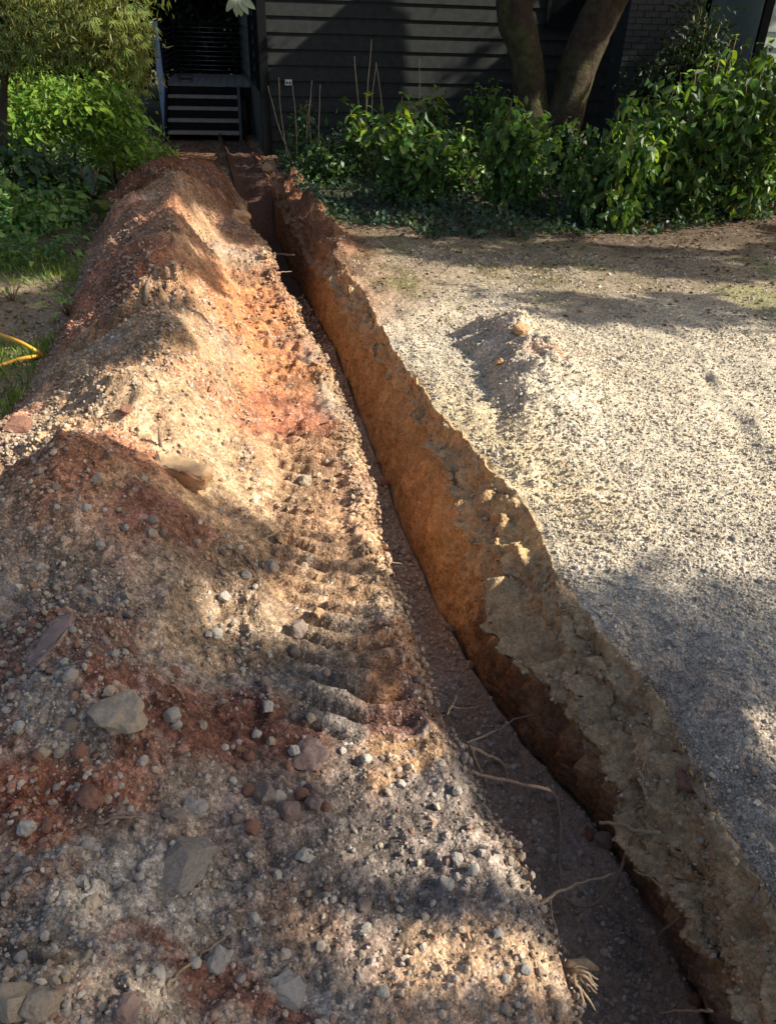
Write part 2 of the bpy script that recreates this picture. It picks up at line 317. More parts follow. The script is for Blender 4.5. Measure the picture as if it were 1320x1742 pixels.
undercut = .05*np.exp(-((u-ub+.08)/.09)**2)*(sstep(2.6, 1.8, ys)*.9+.15)[:, None]
bulge = -.03*np.exp(-((u-ub-.06)/.06)**2)
ends = np.sin(np.pi*np.clip(u, 0, 1))**.35
XE = XE+(groove*(1-sstep(ub-.05, ub+.05, u))+plate*sstep(ub-.06, ub+.04, u)+undercut+bulge)*ends*(DEP/.6)[:, None]
plz = fbm(PE, (7, 9, 12), 3, 140); ZE = ZE+(np.floor(plz*4)/4*.05+fbm(PE, 30, 4, 141)*.014)*sstep(ub-.02, ub+.1, u)*(1-sstep(.93, 1, u))
ZE = ZE+G[:, None]
seg('E', XE, ZE)
u = np.linspace(0, 1, nF, endpoint=False)[None]
XF = XR[:, None]+5.0*(.42*u+.58*u**2.2); PF = np.stack([XF, np.broadcast_to(ys[:, None], XF.shape), XF*0], -1); Yf = PF[..., 1]
SF = XF-XR[:, None]
ZF = fbm(PF, 1.1, 3, 150)*.018*sstep(0, .5, SF)+fbm(PF, 6, 4, 152)*.007+fbm(PF, 30, 3, 153)*.0035
ZF += -.04*np.exp(-SF/.10)*(.6+.8*fbm(PF, 5, 3, 155))+.02*np.exp(-((SF-.16)/.07)**2)*fbm(PF, 4, 3, 156)
near_r = sstep(2.3, 1.6, Yf); ZF += near_r*(1-sstep(.12, .45, SF))*(-.03+.05*fbm(PF, 6, 4, 157))
wf, cf = worley(PF, 38, 9); ZF += np.clip(.55-wf, 0, 1)*cf*.012*(1-sstep(4.5, 8, Yf))
rt = sstep(.06, .12, SF)*(1-sstep(.42, .5, SF))*sstep(2.3, 2.55, Yf)*(1-sstep(3.6, 3.9, Yf)); p2 = Yf/.105+fbm(PF, 3, 2, 158)*.3; s2 = p2-np.floor(p2)
ZF += rt*(sstep(0, .4, s2)*(1-sstep(.6, .9, s2))-.4)*.030
# the low mound of scraped gravel beside the trench, steep on its left
ma, mb_ = Vector((.62, 4.8)), Vector((.70, 3.1)); tt = np.clip((ma.y-Yf)/(ma.y-mb_.y), -.2, 1.2); mx_ = ma.x+(mb_.x-ma.x)*tt+.09*np.sin(tt*3.2)+fbm(PF, 5, 2, 160)*.05
dm = XF-mx_; mh = .20*(1-.3*np.clip(tt, 0, 1))*sstep(-.17, .06, tt)*sstep(1.05, .55, tt)
MH = mh*np.where(dm < 0, np.clip(1+dm/.21, 0, 1)**.9, np.exp(-(dm/.33)**2))*(1+.28*fbm(PF, 9, 3, 161))
wm, cm_ = worley(PF, 26, 12); MH += (MH > .01)*np.clip(MH*8, 0, 1)*np.clip(.6-wm, 0, 1)*cm_*.05
ZF += MH
# shallow old tyre edge on the right
a0, a1 = un(1195, 610), un(1318, 800); lx = np.interp(Yf, [a1.y, a0.y], [a1.x, a0.x]); inl = sstep(a1.y-.3, a1.y, Yf)*(1-sstep(a0.y, a0.y+.4, Yf))
lx = lx+.05*fbm(PF, 3, 3, 164); ZF += inl*(.012*np.exp(-((XF-lx-.04)/.035)**2)-.010*np.exp(-((XF-lx+.03)/.04)**2))*np.clip(.9+.9*fbm(PF, 5, 3, 163), .25, 2)
ZF += .28*sstep(8.3, 12.5, Yf)*sstep(.25, 1.5, SF)                 # the planted bank rises a little
ZF += np.exp(-((SF-.13)/.13)**2)*.13*sstep(6.6, 7.6, Yf)*sstep(11.5, 10.5, Yf)*(.7+.9*fbm(PF, 4, 4, 165))+.06*sstep(6.6,7.6,Yf)*np.exp(-SF/.3)*np.clip(.55-worley(PF, 12, 31)[0], 0, 1)
ZF += G[:, None]; seg('F', XF, ZF)
u = np.linspace(0, 1, nG)[None]; XG = (XR+5.0)[:, None]+(15-XR-5.0)[:, None]*u**1.3
ZG = np.zeros_like(XG)+G[:, None]+.28*sstep(8.3, 12.5, ys)[:, None]; seg('G', XG, ZG)
GX = np.concatenate([c[0] for c in cols], 1); GZ = np.concatenate([c[1] for c in cols], 1); NC = GX.shape[1]
GY = np.broadcast_to(ys[:, None], GX.shape)
off = {}; o_ = 0
for nme, w in segs: off[nme] = o_; o_ += w
PA = np.stack([GX, GY, GZ], -1)
GZ[:, :off['B']] += (fbm(PA[:, :off['B']], 1.3, 3, 170)*.03+fbm(PA[:, :off['B']], 9, 3, 171)*.01)*sstep(0, .4, (xf[:, None]-GX[:, :off['B']])+.15)
PA = np.stack([GX, GY, GZ], -1)

# colours of the earth, with some sun and shade put into them
TAN, SAND, ORANGE, RED, DKRED = np.array([.31,.195,.112]), np.array([.345,.24,.148]), np.array([.42,.185,.08]), np.array([.27,.105,.06]), np.array([.15,.068,.048])
GREY, PALE, BROWN, OLIVE = np.array([.255,.22,.185]), np.array([.36,.325,.28]), np.array([.13,.09,.065]), np.array([.12,.12,.05])
C = np.zeros(GX.shape+(3,)); C[:] = TAN
def mixc(C, w, c): return C*(1-w[..., None])+np.asarray(c)*w[..., None]
sB = slice(off['B'], off['C']); P_ = PA[:, sB]; cB = np.zeros(P_.shape); cB[:] = TAN
wx = np.stack([fbm(P_, 3, 4, 200), fbm(P_, 3, 4, 210)], -1)*.16
Yw, Xw = P_[..., 1]+wx[..., 0], P_[..., 0]+wx[..., 1]
cB = mixc(cB, sstep(-.1, .5, fbm(P_, 1.6, 4, 220))*.55, RED*1.35)
cB = mixc(cB, sstep(.1, .7, fbm(P_, 2.3, 4, 223))*.5, GREY*1.1)
cB = mixc(cB, sstep(3.2, 4.2, Yw)*sstep(-.3, .35, fbm(P_, 2.6, 4, 226))*.6, np.array([.23,.12,.065]))
cB = mixc(cB, sstep(6.8, 8.0, Yw)*.92, np.array([.135,.056,.03]))  # far heap: dark red soil, darkened further for its shade
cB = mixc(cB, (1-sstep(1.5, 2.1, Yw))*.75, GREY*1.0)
def patch(cB, px, py, dz, rx, ry, c, w):
    q = un(px, py, dz); d = np.sqrt(((Xw-q.x)/rx)**2+((Yw-q.y)/ry)**2); return mixc(cB, w*(1-sstep(.55, 1.15, d)), c)
for a in [(420,470,.3,.35,.9,ORANGE,.85),(470,640,.12,.18,.7,ORANGE*.95,.8),(480,700,.1,.15,.5,RED*1.2,.75),(430,560,.2,.2,.5,ORANGE,.7),(200,520,.2,.5,.7,RED*.75,.8),(130,470,.1,.5,.9,DKRED*1.2,.8),
          (300,740,.4,.5,.4,SAND*1.0,.7),(470,760,.15,.25,.35,TAN*1.1,.7),(320,800,.4,.3,.25,TAN*1.1,.6),(290,900,.3,.16,.18,DKRED*1.5,.8),(120,840,.3,.25,.22,RED,.7),(60,800,.2,.3,.3,TAN*1.05,.7),  # the small dark red patch puts shadow by the hump into the colour
          (560,880,.06,.16,.35,np.array([.36,.22,.13]),.8),(590,1000,.06,.18,.25,np.array([.34,.215,.125]),.8),(620,1110,.06,.16,.1,ORANGE*.8,.85),(640,1180,.06,.22,.12,DKRED*1.15,.8),(630,1245,.08,.13,.07,np.array([.42,.25,.13]),.85),(400,1010,.3,.35,.2,np.array([.33,.235,.15]),.7),  # the bright tan patch after the dark red one is a painted sun spot
          (350,1210,.25,.24,.14,DKRED*1.1,.95),(90,1150,.25,.3,.2,DKRED*1.3,.7),(150,1300,.25,.25,.10,RED*.95,.85),(20,1340,.22,.2,.09,RED*1.1,.8),(60,1480,.22,.2,.08,np.array([.20,.12,.085]),.7),(480,1130,.2,.2,.12,GREY,.8),(190,1200,.28,.12,.10,GREY*1.1,.8),(700,1380,.1,.3,.2,np.array([.20,.165,.14]),.8),
          (330,1450,.25,.26,.12,PALE*.8,.7),(200,1560,.22,.30,.12,PALE*.78,.6),(560,1500,.18,.1,.12,np.array([.24,.155,.11]),.8),(860,1580,.08,.2,.13,np.array([.46,.30,.18]),.85),(900,1690,.06,.22,.1,np.array([.46,.30,.19]),.85),(620,1600,.14,.2,.08,GREY,.6),(540,1720,.15,.4,.06,DKRED*1.35,.85),(620,1660,.14,.15,.05,PALE,.7),(300,1350,.25,.25,.05,np.array([.22,.17,.14]),.7)]: cB = patch(cB, *a)  # two brightest tan patches at lower centre are sun spots put into the colour
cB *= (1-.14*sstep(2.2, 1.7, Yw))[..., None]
lipw = np.exp(-((XL[:, None]-P_[..., 0])/.07)**2); lipw = lipw*np.clip(.75+.9*fbm(P_, 7, 3, 234), .1, 1); cB = mixc(cB, lipw*.7*sstep(1.4, 2.2, Yw), np.array([.42,.29,.17])); cB = mixc(cB, lipw*.6*(1-sstep(1.4, 2.0, Yw)), GREY*1.1)
cB *= (1+.34*fbm(P_, 8, 5, 230, .65))[..., None]*(1+(.5*c2-.28)*(1-.7*sstep(3.2, 4.6, Yb)))[..., None]*(1+(.5*c3-.25)*(1-sstep(2.4, 3.2, Yb)))[..., None]
cB = mixc(cB, (c2 > .9)*.3*sstep(-.3, .3, fbm(P_, 4, 2, 232)), PALE*1.1)
footw = sstep(.22, .0, foot_s(ys)[:, None]-(XL[:, None]-P_[..., 0])); cB = mixc(cB, footw*.7, BROWN*1.2)
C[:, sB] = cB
s_ = slice(off['C'], off['D']); C[:, s_] = np.array([.30,.17,.09])
s_ = slice(off['D'], off['E']); P_ = PA[:, s_]; c_ = np.zeros(P_.shape); c_[:] = np.array([.25,.19,.145])
c_ = mixc(c_, sstep(-.2, .5, fbm(P_, 4, 4, 240))*.6, np.array([.34,.28,.235])); c_ = mixc(c_, sstep(.2, .6, fbm(P_, 2.5, 3, 243))*.6, np.array([.13,.065,.05])); c_ = mixc(c_, sstep(4.5, 7, P_[..., 1])*.9, np.array([.075,.036,.024])); C[:, s_] = c_  # far floor: dark red, with the deep trench's shade in the colour
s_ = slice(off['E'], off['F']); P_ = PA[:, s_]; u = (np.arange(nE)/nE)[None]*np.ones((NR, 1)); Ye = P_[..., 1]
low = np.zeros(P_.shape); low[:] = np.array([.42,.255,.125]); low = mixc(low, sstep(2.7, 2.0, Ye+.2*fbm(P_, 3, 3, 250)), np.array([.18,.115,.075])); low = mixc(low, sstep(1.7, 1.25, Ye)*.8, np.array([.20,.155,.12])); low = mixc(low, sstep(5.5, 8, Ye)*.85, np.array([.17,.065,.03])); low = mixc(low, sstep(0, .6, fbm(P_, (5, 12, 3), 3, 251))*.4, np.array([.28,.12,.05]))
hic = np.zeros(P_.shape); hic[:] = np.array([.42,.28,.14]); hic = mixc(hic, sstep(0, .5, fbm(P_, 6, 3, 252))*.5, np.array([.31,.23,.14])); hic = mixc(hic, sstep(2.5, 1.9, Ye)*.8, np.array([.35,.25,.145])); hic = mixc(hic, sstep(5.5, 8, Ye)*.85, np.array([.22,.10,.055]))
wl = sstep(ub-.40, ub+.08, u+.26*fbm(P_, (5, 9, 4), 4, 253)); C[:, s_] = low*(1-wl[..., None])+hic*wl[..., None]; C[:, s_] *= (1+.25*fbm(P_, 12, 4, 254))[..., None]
s_ = slice(off['F'], NC); P_ = PA[:, s_]; Yf2, Xf2 = P_[..., 1], P_[..., 0]; c_ = np.zeros(P_.shape); c_[:] = np.array([.44,.38,.285])
nz = fbm(P_, 1.4, 4, 260); c_ = mixc(c_, sstep(-.1, .6, nz)*.4, np.array([.36,.32,.26])); sf = Xf2-XR[:, None]
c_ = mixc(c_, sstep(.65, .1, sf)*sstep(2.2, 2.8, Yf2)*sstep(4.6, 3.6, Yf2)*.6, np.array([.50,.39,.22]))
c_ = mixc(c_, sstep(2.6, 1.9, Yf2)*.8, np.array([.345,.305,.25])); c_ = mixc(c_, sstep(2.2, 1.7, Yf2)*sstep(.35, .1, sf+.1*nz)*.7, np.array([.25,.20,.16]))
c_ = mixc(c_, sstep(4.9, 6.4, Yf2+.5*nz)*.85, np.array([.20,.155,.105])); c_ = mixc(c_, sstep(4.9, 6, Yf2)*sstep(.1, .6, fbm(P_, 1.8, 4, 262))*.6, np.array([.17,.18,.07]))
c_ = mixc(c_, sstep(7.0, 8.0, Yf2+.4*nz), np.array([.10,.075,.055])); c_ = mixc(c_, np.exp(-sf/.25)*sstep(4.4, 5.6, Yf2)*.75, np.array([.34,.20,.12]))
c_ = mixc(c_, sstep(.5, .2, sf+.15*nz)*sstep(6.4, 7.4, Yf2)*sstep(11.8, 11, Yf2)*.9, np.array([.17,.075,.04])); rp_ = un(945, 640); c_ = mixc(c_, .75*np.exp(-(((Xf2-rp_.x)/.20)**2+((Yf2-rp_.y)/.10)**2)), np.array([.36,.18,.10])); rp_ = un(900, 580); c_ = mixc(c_, .5*np.exp(-(((Xf2-rp_.x)/.25)**2+((Yf2-rp_.y)/.35)**2)), np.array([.38,.25,.15]))
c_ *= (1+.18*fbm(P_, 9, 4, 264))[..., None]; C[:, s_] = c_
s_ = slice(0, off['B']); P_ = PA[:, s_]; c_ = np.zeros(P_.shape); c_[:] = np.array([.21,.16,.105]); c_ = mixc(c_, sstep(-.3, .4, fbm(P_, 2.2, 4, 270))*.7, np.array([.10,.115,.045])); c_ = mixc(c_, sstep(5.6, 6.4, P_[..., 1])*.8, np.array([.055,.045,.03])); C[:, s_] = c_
C = np.clip(C, .005, .8)

VID = np.arange(NR*NC).reshape(NR, NC)
Fall = np.stack([VID[:-1, :-1], VID[:-1, 1:], VID[1:, 1:], VID[1:, :-1]], -1)
colseg = np.concatenate([[nme]*w for nme, w in segs]); fc = np.broadcast_to(colseg[:-1][None], Fall.shape[:2])
mound_v = np.zeros((NR, NC), bool); mound_v[:, off['F']:off['G']] = MH > .012
mound_f = mound_v[:-1, :-1] & mound_v[1:, 1:]
yf = np.broadcast_to(ys[:-1, None], fc.shape)
PV = PA.reshape(-1, 3); CV = C.reshape(-1, 3)
def piece(name, mask, mat):
    f = Fall[mask]; ids, inv = np.unique(f.ravel(), return_inverse=True)
    return obj(name, mesh_np(name, PV[ids], inv.reshape(-1, 4), mat, CV[ids]))
heap = (fc == 'B') & (yf < 11.75)
tag(piece('lawn', (fc == 'A') | ((fc == 'B') & ~heap), M['turf']), kind='structure')
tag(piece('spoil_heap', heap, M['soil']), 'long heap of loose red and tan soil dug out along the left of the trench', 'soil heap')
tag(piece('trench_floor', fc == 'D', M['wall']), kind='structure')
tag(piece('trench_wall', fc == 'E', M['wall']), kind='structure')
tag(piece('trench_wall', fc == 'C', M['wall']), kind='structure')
rg = ((fc == 'F') | (fc == 'G')) & ~mound_f
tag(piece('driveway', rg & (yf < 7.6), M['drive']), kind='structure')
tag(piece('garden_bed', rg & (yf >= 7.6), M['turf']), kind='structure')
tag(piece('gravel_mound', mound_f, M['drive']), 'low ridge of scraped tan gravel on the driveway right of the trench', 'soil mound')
mb = MB()
def quad(a, b, c, d): i = len(mb.V); mb.V += [a, b, c, d]; mb.F.append((i, i+1, i+2, i+3))
L = 250
quad((-L,-L,-.2),(L,-L,-.2),(L,-1.45,-.05),(-L,-1.45,-.05)); quad((-L,17.3,-.55),(L,17.3,-.53),(L,L,-.9),(-L,L,-.9))
quad((-L,-1.45,-.06),(-12.8,-1.45,-.06),(-12.8,17.3,-.55),(-L,17.3,-.55)); quad((14.8,-1.45,-.06),(L,-1.45,-.06),(L,17.3,-.32),(14.8,17.3,-.32))
tag(mb.build('ground', noise_mat('far_ground', (.09, .085, .045), .95, 2, .4, .3, 30)), kind='structure')

# ---------------------------------------------------------------- surface sampling
def surf(x, y, sg=None):
    x = np.atleast_1d(x).astype(float); y = np.atleast_1d(y).astype(float); z = np.zeros_like(x)
    r = np.clip(np.searchsorted(ys, y), 1, NR-1)
    for i in np.unique(r):
        m = r == i
        if sg == 'D': a, b = off['D'], off['E']; z[m] = np.interp(x[m], GX[i, a:b], GZ[i, a:b])
        else:
            left = x[m] < (XL[i]+XR[i])/2
            zl = np.interp(x[m], GX[i, :off['C']], GZ[i, :off['C']]); zr = np.interp(x[m], GX[i, off['F']:], GZ[i, off['F']:]); z[m] = np.where(left, zl, zr)
    return z
def hit(px, py, sg=None):               # where the view line through a photo point meets the ground
    d = ray(px, py); t = np.arange(.8, 22, .006); X = t*d.x; Y = t*d.y; Z = EYE+t*d.z
    z = surf(X, Y, sg); i = np.argmax(Z < z); return Vector((X[i], Y[i], z[i]))
def soilcol(x, y, sg=None):
    r = np.clip(np.searchsorted(ys, y), 1, NR-1); out = np.zeros((len(x), 3)); a0, a1 = (off['D'], off['E']) if sg == 'D' else (0, NC)
    for i in np.unique(r):
        m = r == i; left = x[m] < (XL[i]+XR[i])/2
        for q in range(3):
            if sg == 'D': out[m, q] = np.interp(x[m], GX[i, a0:a1], C[i, a0:a1, q])
            else: out[m, q] = np.where(left, np.interp(x[m], GX[i, :off['C']], C[i, :off['C'], q]), np.interp(x[m], GX[i, off['F']:], C[i, off['F']:, q]))
    return out
def rows_interp(a, y): return np.interp(y, ys, a)

# ---------------------------------------------------------------- stones
def octa():
    return np.array([(1,0,0),(-1,0,0),(0,1,0),(0,-1,0),(0,0,1),(0,0,-1.)]), np.array([(0,2,4),(2,1,4),(1,3,4),(3,0,4),(2,0,5),(1,2,5),(3,1,5),(0,3,5)])
def ico(sub):
    t = (1+5**.5)/2; V = [(-1,t,0),(1,t,0),(-1,-t,0),(1,-t,0),(0,-1,t),(0,1,t),(0,-1,-t),(0,1,-t),(t,0,-1),(t,0,1),(-t,0,-1),(-t,0,1)]
    Fc = [(0,11,5),(0,5,1),(0,1,7),(0,7,10),(0,10,11),(1,5,9),(5,11,4),(11,10,2),(10,7,6),(7,1,8),(3,9,4),(3,4,2),(3,2,6),(3,6,8),(3,8,9),(4,9,5),(2,4,11),(6,2,10),(8,6,7),(9,8,1)]
    V = [Vector(v).normalized() for v in V]
    for _ in range(sub):
        c = {}; nf = []
        def mid(a, b):
            k_ = (min(a, b), max(a, b))
            if k_ not in c: c[k_] = len(V); V.append(((V[a]+V[b])/2).normalized())
            return c[k_]
        for a, b, d in Fc: ab, bd, da = mid(a, b), mid(b, d), mid(d, a); nf += [(a, ab, da), (b, bd, ab), (d, da, bd), (ab, bd, da)]
        Fc = nf
    return np.array([tuple(v) for v in V]), np.array(Fc)
def rock_shape(sub, seed, cuts=7, cut=(.55, .9), nz=.12):
    r = np.random.default_rng(seed); V, Fc = ico(sub) if sub >= 0 else octa(); V = V.copy()
    if sub < 0: V *= r.uniform(.8, 1.35, (6, 1))
    for _ in range(cuts):
        n = r.normal(size=3); n /= np.linalg.norm(n); d = r.uniform(*cut); e = np.maximum(V@n-d, 0); V -= e[:, None]*n
    V *= (1+nz*fbm(V+seed*3.7, 1.6, 3, seed % 97))[:, None]; V += .02*np.stack([fbm(V+seed, 7, 2, q) for q in (1, 2, 3)], -1)*(nz > .05)
    return V, Fc
def scatter_mesh(X, Y, Z, size, base, sub, colr):
    """many small stones joined into one mesh"""
    N = len(X); shapes = []
    for q in range(10):
        v, f = rock_shape(sub, 300+q, 4 if sub >= 0 else 0, (.5, .85), .05); shapes.append(v)
    shapes = np.array(shapes); nv = shapes.shape[1]
    k_ = rng.integers(0, 10, N); V = shapes[k_]
    sc_ = rng.uniform(.6, 1.25, (N, 1, 3)); sc_[..., 2] *= .8; V = V*sc_*size[:, None, None]
    q = rng.normal(size=(N, 4)); q /= np.linalg.norm(q, axis=1)[:, None]; w, x, y, z = q.T
    Rm = np.stack([1-2*(y*y+z*z), 2*(x*y-z*w), 2*(x*z+y*w), 2*(x*y+z*w), 1-2*(x*x+z*z), 2*(y*z-x*w), 2*(x*z-y*w), 2*(y*z+x*w), 1-2*(x*x+y*y)], -1).reshape(N, 3, 3)
    V = np.einsum('nij,nvj->nvi', Rm, V)+np.stack([X, Y, Z], -1)[:, None]
    Fc = (f[None]+(np.arange(N)*nv)[:, None, None]).reshape(-1, 3)
    return V.reshape(-1, 3), Fc, np.repeat(colr, nv, 0)
STONEC = np.array([[.47,.42,.34],[.55,.50,.42],[.37,.335,.285],[.48,.40,.28],[.40,.30,.21],[.34,.325,.31],[.60,.55,.46]])
def pick_cols(N, p): c = STONEC[rng.choice(len(STONEC), N, p=p)]; return np.clip(c*rng.uniform(.72, 1.15, (N, 1)), 0, .75)
def stuff_stones(name, label, X, Y, Z, size, colr, cat='gravel'):
    R0 = np.hypot(Y, EYE); nearm = (R0 < 3.3) & (size > .0036); Vs, Fs, Cs, b = [], [], [], 0
    for m, sub in ((nearm, 0), (~nearm, -1)):
        if m.sum() == 0: continue
        v, f, c = scatter_mesh(X[m], Y[m], Z[m], size[m], None, sub, colr[m]); Vs.append(v); Fs.append(f+b); Cs.append(c); b += len(v)
    return tag(obj(name, mesh_np(name, np.concatenate(Vs), np.concatenate(Fs), M['gravel'], np.concatenate(Cs), smooth=False)), label, cat, kind='stuff')
def in_view(X, Y, Z, mg=60):
    Q = np.stack([X, Y, Z-EYE], -1)@np.array(CM); px = 660+F_PX*Q[:, 0]/-Q[:, 2]; py = 871-F_PX*Q[:, 1]/-Q[:, 2]
    return (px > -mg*4) & (px < 1320+mg*4) & (py < 1742+mg*4)
# driveway gravel: thick and fine, thinning towards the planted bank
N = 112000; Y = .35+7.0*rng.random(N)**1.45; X = rows_interp(XR, Y)+.03+4.2*rng.random(N)**1.25
P0 = np.stack([X, Y, X*0], -1); s0 = X-rows_interp(XR, Y)
dens = np.clip(.75+.45*fbm(P0, 2.2, 3, 300)-.6*sstep(4.6, 6.2, Y)-.55*sstep(2.2, 1.6, Y)*sstep(.5, .15, s0)-.35*sstep(.5, .15, s0)*sstep(2.4, 2.9, Y), .04, 1)
m = (rng.random(N) < dens) & in_view(X, Y, gz(Y)); X, Y = X[m], Y[m]; Z = surf(X, Y); N = len(X)
size = (.0036+.0046*rng.random(N)**2)*(1+.085*Y); big = rng.random(N) < .02; size[big] *= 1.7
stuff_stones('gravel', 'small pale crushed gravel spread over the driveway', X, Y, Z+size*.25, size, pick_cols(N, [.24,.16,.14,.26,.08,.04,.08])*.72+.28*soilcol(X, Y))
# grit on the spoil heap
def shelf_thin(S0, Y): return (1-.75*sstep(.06, .1, S0)*sstep(.46, .40, S0)*sstep(1.3, 1.5, Y)*sstep(6.8, 6.2, Y))*(1-.6*sstep(.75, .4, S0)*sstep(1.7, 1.35, Y))
def heap_grit(N, y0, y1, pw, smin, smax, lab, dbase):
    Y = y0+(y1-y0)*rng.random(N)**pw; S0 = 2.0*rng.random(N); X = rows_interp(XL, Y)-.03-S0; P0 = np.stack([X, Y, X*0], -1)
    m = (rng.random(N) < np.clip(dbase+.7*fbm(P0, 3.1, 4, 330), .08, 1)*shelf_thin(S0, Y)*(S0 < foot_s(Y)+.1)) & in_view(X, Y, gz(Y)+.3, 20); X, Y = X[m], Y[m]; Z = surf(X, Y); n_ = len(X)
    size = smin+(smax-smin)*rng.random(n_)**2; stuff_stones('gravel', lab, X, Y, Z+size*.15, size, pick_cols(n_, [.2,.1,.2,.2,.2,.05,.05])*.4+.6*soilcol(X, Y)*rng.uniform(.7, 1.35, (n_, 1)))
heap_grit(24000, .45, 2.4, 1.0, .0022, .006, 'fine crumbs covering the near end of the soil heap', .6)
heap_grit(30000, 2.4, 7.5, 1.25, .0035, .012, 'loose crumbs of earth over the sunlit part of the soil heap', .55)
N = 30000; Y = .5+2.2*rng.random(N); X = rows_interp(XR, Y)+.02+2.2*rng.random(N)**1.3; m = in_view(X, Y, gz(Y), 20); X, Y = X[m], Y[m]; size = .0018+.0022*rng.random(len(X))
stuff_stones('gravel', 'fine grey grit on the shaded near driveway', X, Y, surf(X, Y)+size*.2, size, pick_cols(len(X), [.24,.1,.2,.26,.1,.06,.04])*.7+.3*soilcol(X, Y))
N = 95000; Y = .3+9.0*rng.random(N)**1.8; S0 = 2.0*rng.random(N); X = rows_interp(XL, Y)-.05-S0; P0 = np.stack([X, Y, X*0], -1)
dens = np.clip(.45+.75*fbm(P0, 2.6, 4, 310)-.35*sstep(5, 8, Y)+.25*sstep(1.6, 1.0, Y), .05, 1)*shelf_thin(S0, Y)*(S0 < foot_s(Y)+.1)
m = (rng.random(N) < dens) & in_view(X, Y, gz(Y)+.3); X, Y = X[m], Y[m]; Z = surf(X, Y); N = len(X)
size = (.0022+.0085*rng.random(N)**4)*(1+.10*Y); big = rng.random(N) < .012; size[big] *= 1.7
hc = pick_cols(N, [.20,.13,.15,.20,.18,.07,.07]); rd = rng.random(N) < .2; hc[rd] = np.array([.27,.13,.08])*rng.uniform(.6, 1.3, (rd.sum(), 1))
fb = (.45+.3*sstep(4, 7, Y))[:, None]; hc = hc*(1-fb)+fb*soilcol(X, Y)*1.1
stuff_stones('gravel', 'mixed grit and crumbs strewn over the long soil heap', X, Y, Z+size*.2, size, hc)
N = 9000; Y = .6+7*rng.random(N)**1.4; X = rows_interp(XFl, Y)+.03+(rows_interp(XFr-XFl, Y)-.06)*rng.random(N); Z = surf(X, Y, 'D'); size = (.003+.010*rng.random(N)**2.5)*(1+.05*Y)
stuff_stones('gravel', 'scattered grit fallen on the dark trench floor', X, Y, Z+size*.2, size, pick_cols(N, [.2,.15,.2,.15,.2,.05,.05])*.7+.25*soilcol(X, Y, 'D'))
ii = rng.integers(0, NR, 9000); jj = rng.integers(off['E']+int(nE*.5), off['F'], 9000); m = (ys[ii] > .5) & (ys[ii] < 7) & (rng.random(9000) < 1/(1+.4*ys[ii])); ii, jj = ii[m], jj[m]
size = (.0022+.0075*rng.random(len(ii))**3)*(1+.08*ys[ii])
stuff_stones('gravel', 'grit embedded in the crumbling crust of the right trench wall', GX[ii, jj], ys[ii], GZ[ii, jj]+size*.1, size, pick_cols(len(ii), [.2,.1,.2,.2,.2,.05,.05])*.55+.4*C[ii, jj])

N = 3000; Y = .5+7*rng.random(N); X = rows_interp(XL, Y)-.085*rng.random(N)**1.3; Z = surf(X, Y); size = (.0026+.010*rng.random(N)**3.5)*(1+.10*Y)
stuff_stones('gravel', 'crumbs spilling over the left lip of the trench', X+.012, Y, Z, size, pick_cols(N, [.2,.1,.2,.2,.2,.05,.05])*.12+.85*soilcol(X, Y)*rng.uniform(.7, 1.2, (N, 1)))
# single stones: shared shapes, one object each
SM = {k_: noise_mat('stone_'+k_, c, .92, 26, .35, .6, 45, second=s, bdist=.006) for k_, c, s in [('pale', (.47,.435,.37), (.40,.35,.28)), ('grey', (.33,.30,.26), (.38,.34,.29)), ('tan', (.38,.30,.21), (.30,.25,.195)), ('red', (.25,.13,.09), (.19,.095,.065)), ('brown', (.22,.17,.14), (.28,.22,.17)), ('clay', (.44,.30,.17), (.42,.22,.11)), ('dust', (.22,.19,.155), (.28,.245,.205)), ('mauve', (.21,.145,.125), (.24,.17,.14))]}
def rock_mesh(mat, sub, seed, **k_):
    v, f = rock_shape(sub, seed, **k_); return mesh_np('stone', v, f, SM[mat], smooth=False)
lib = {(k_, i): rock_mesh(k_, 2, 40+i, nz=.16, cuts=8) for k_ in ('pale', 'grey', 'tan', 'red', 'brown') for i in range(4)}
def put_stone(me, p, size, name='stone', flat=.8, rz=None, tilt=.5, sink=.25, asp=1.0):
    o = obj(name, me); o.scale = (size*asp, size, size*flat); o.rotation_euler = (random.uniform(-tilt, tilt), random.uniform(-tilt, tilt), random.uniform(0, 6.3) if rz is None else rz)
    o.location = (p[0], p[1], p[2]+size*flat*(1-sink*2)*.6); return o
groups = [('near', 130, (0, 900, 1240, 1742), 'pale angular stone lying loose on the near grey end of the soil heap', 'pale stones on the near end of the heap', ['pale', 'pale', 'grey', 'tan', 'tan'], (.006, .0165)),
          ('mid', 70, (60, 640, 800, 1240), 'tan or grey stone resting on the middle of the soil heap', 'stones on the middle of the heap', ['tan', 'grey', 'pale', 'brown'], (.009, .022)),
          ('red', 34, (20, 560, 1100, 1420), 'red brown clod crumbled on the soil heap slope', 'red clods on the heap', ['red', 'red', 'brown'], (.008, .022)),
          ('drive', 45, (930, 1320, 900, 1500), 'grey stone lying loose on the shaded gravel driveway', 'stones on the driveway', ['grey', 'pale', 'brown'], (.008, .016))]
CW = {'pale': 'pale whitish', 'grey': 'grey', 'tan': 'tan', 'red': 'red brown', 'brown': 'dull brown'}
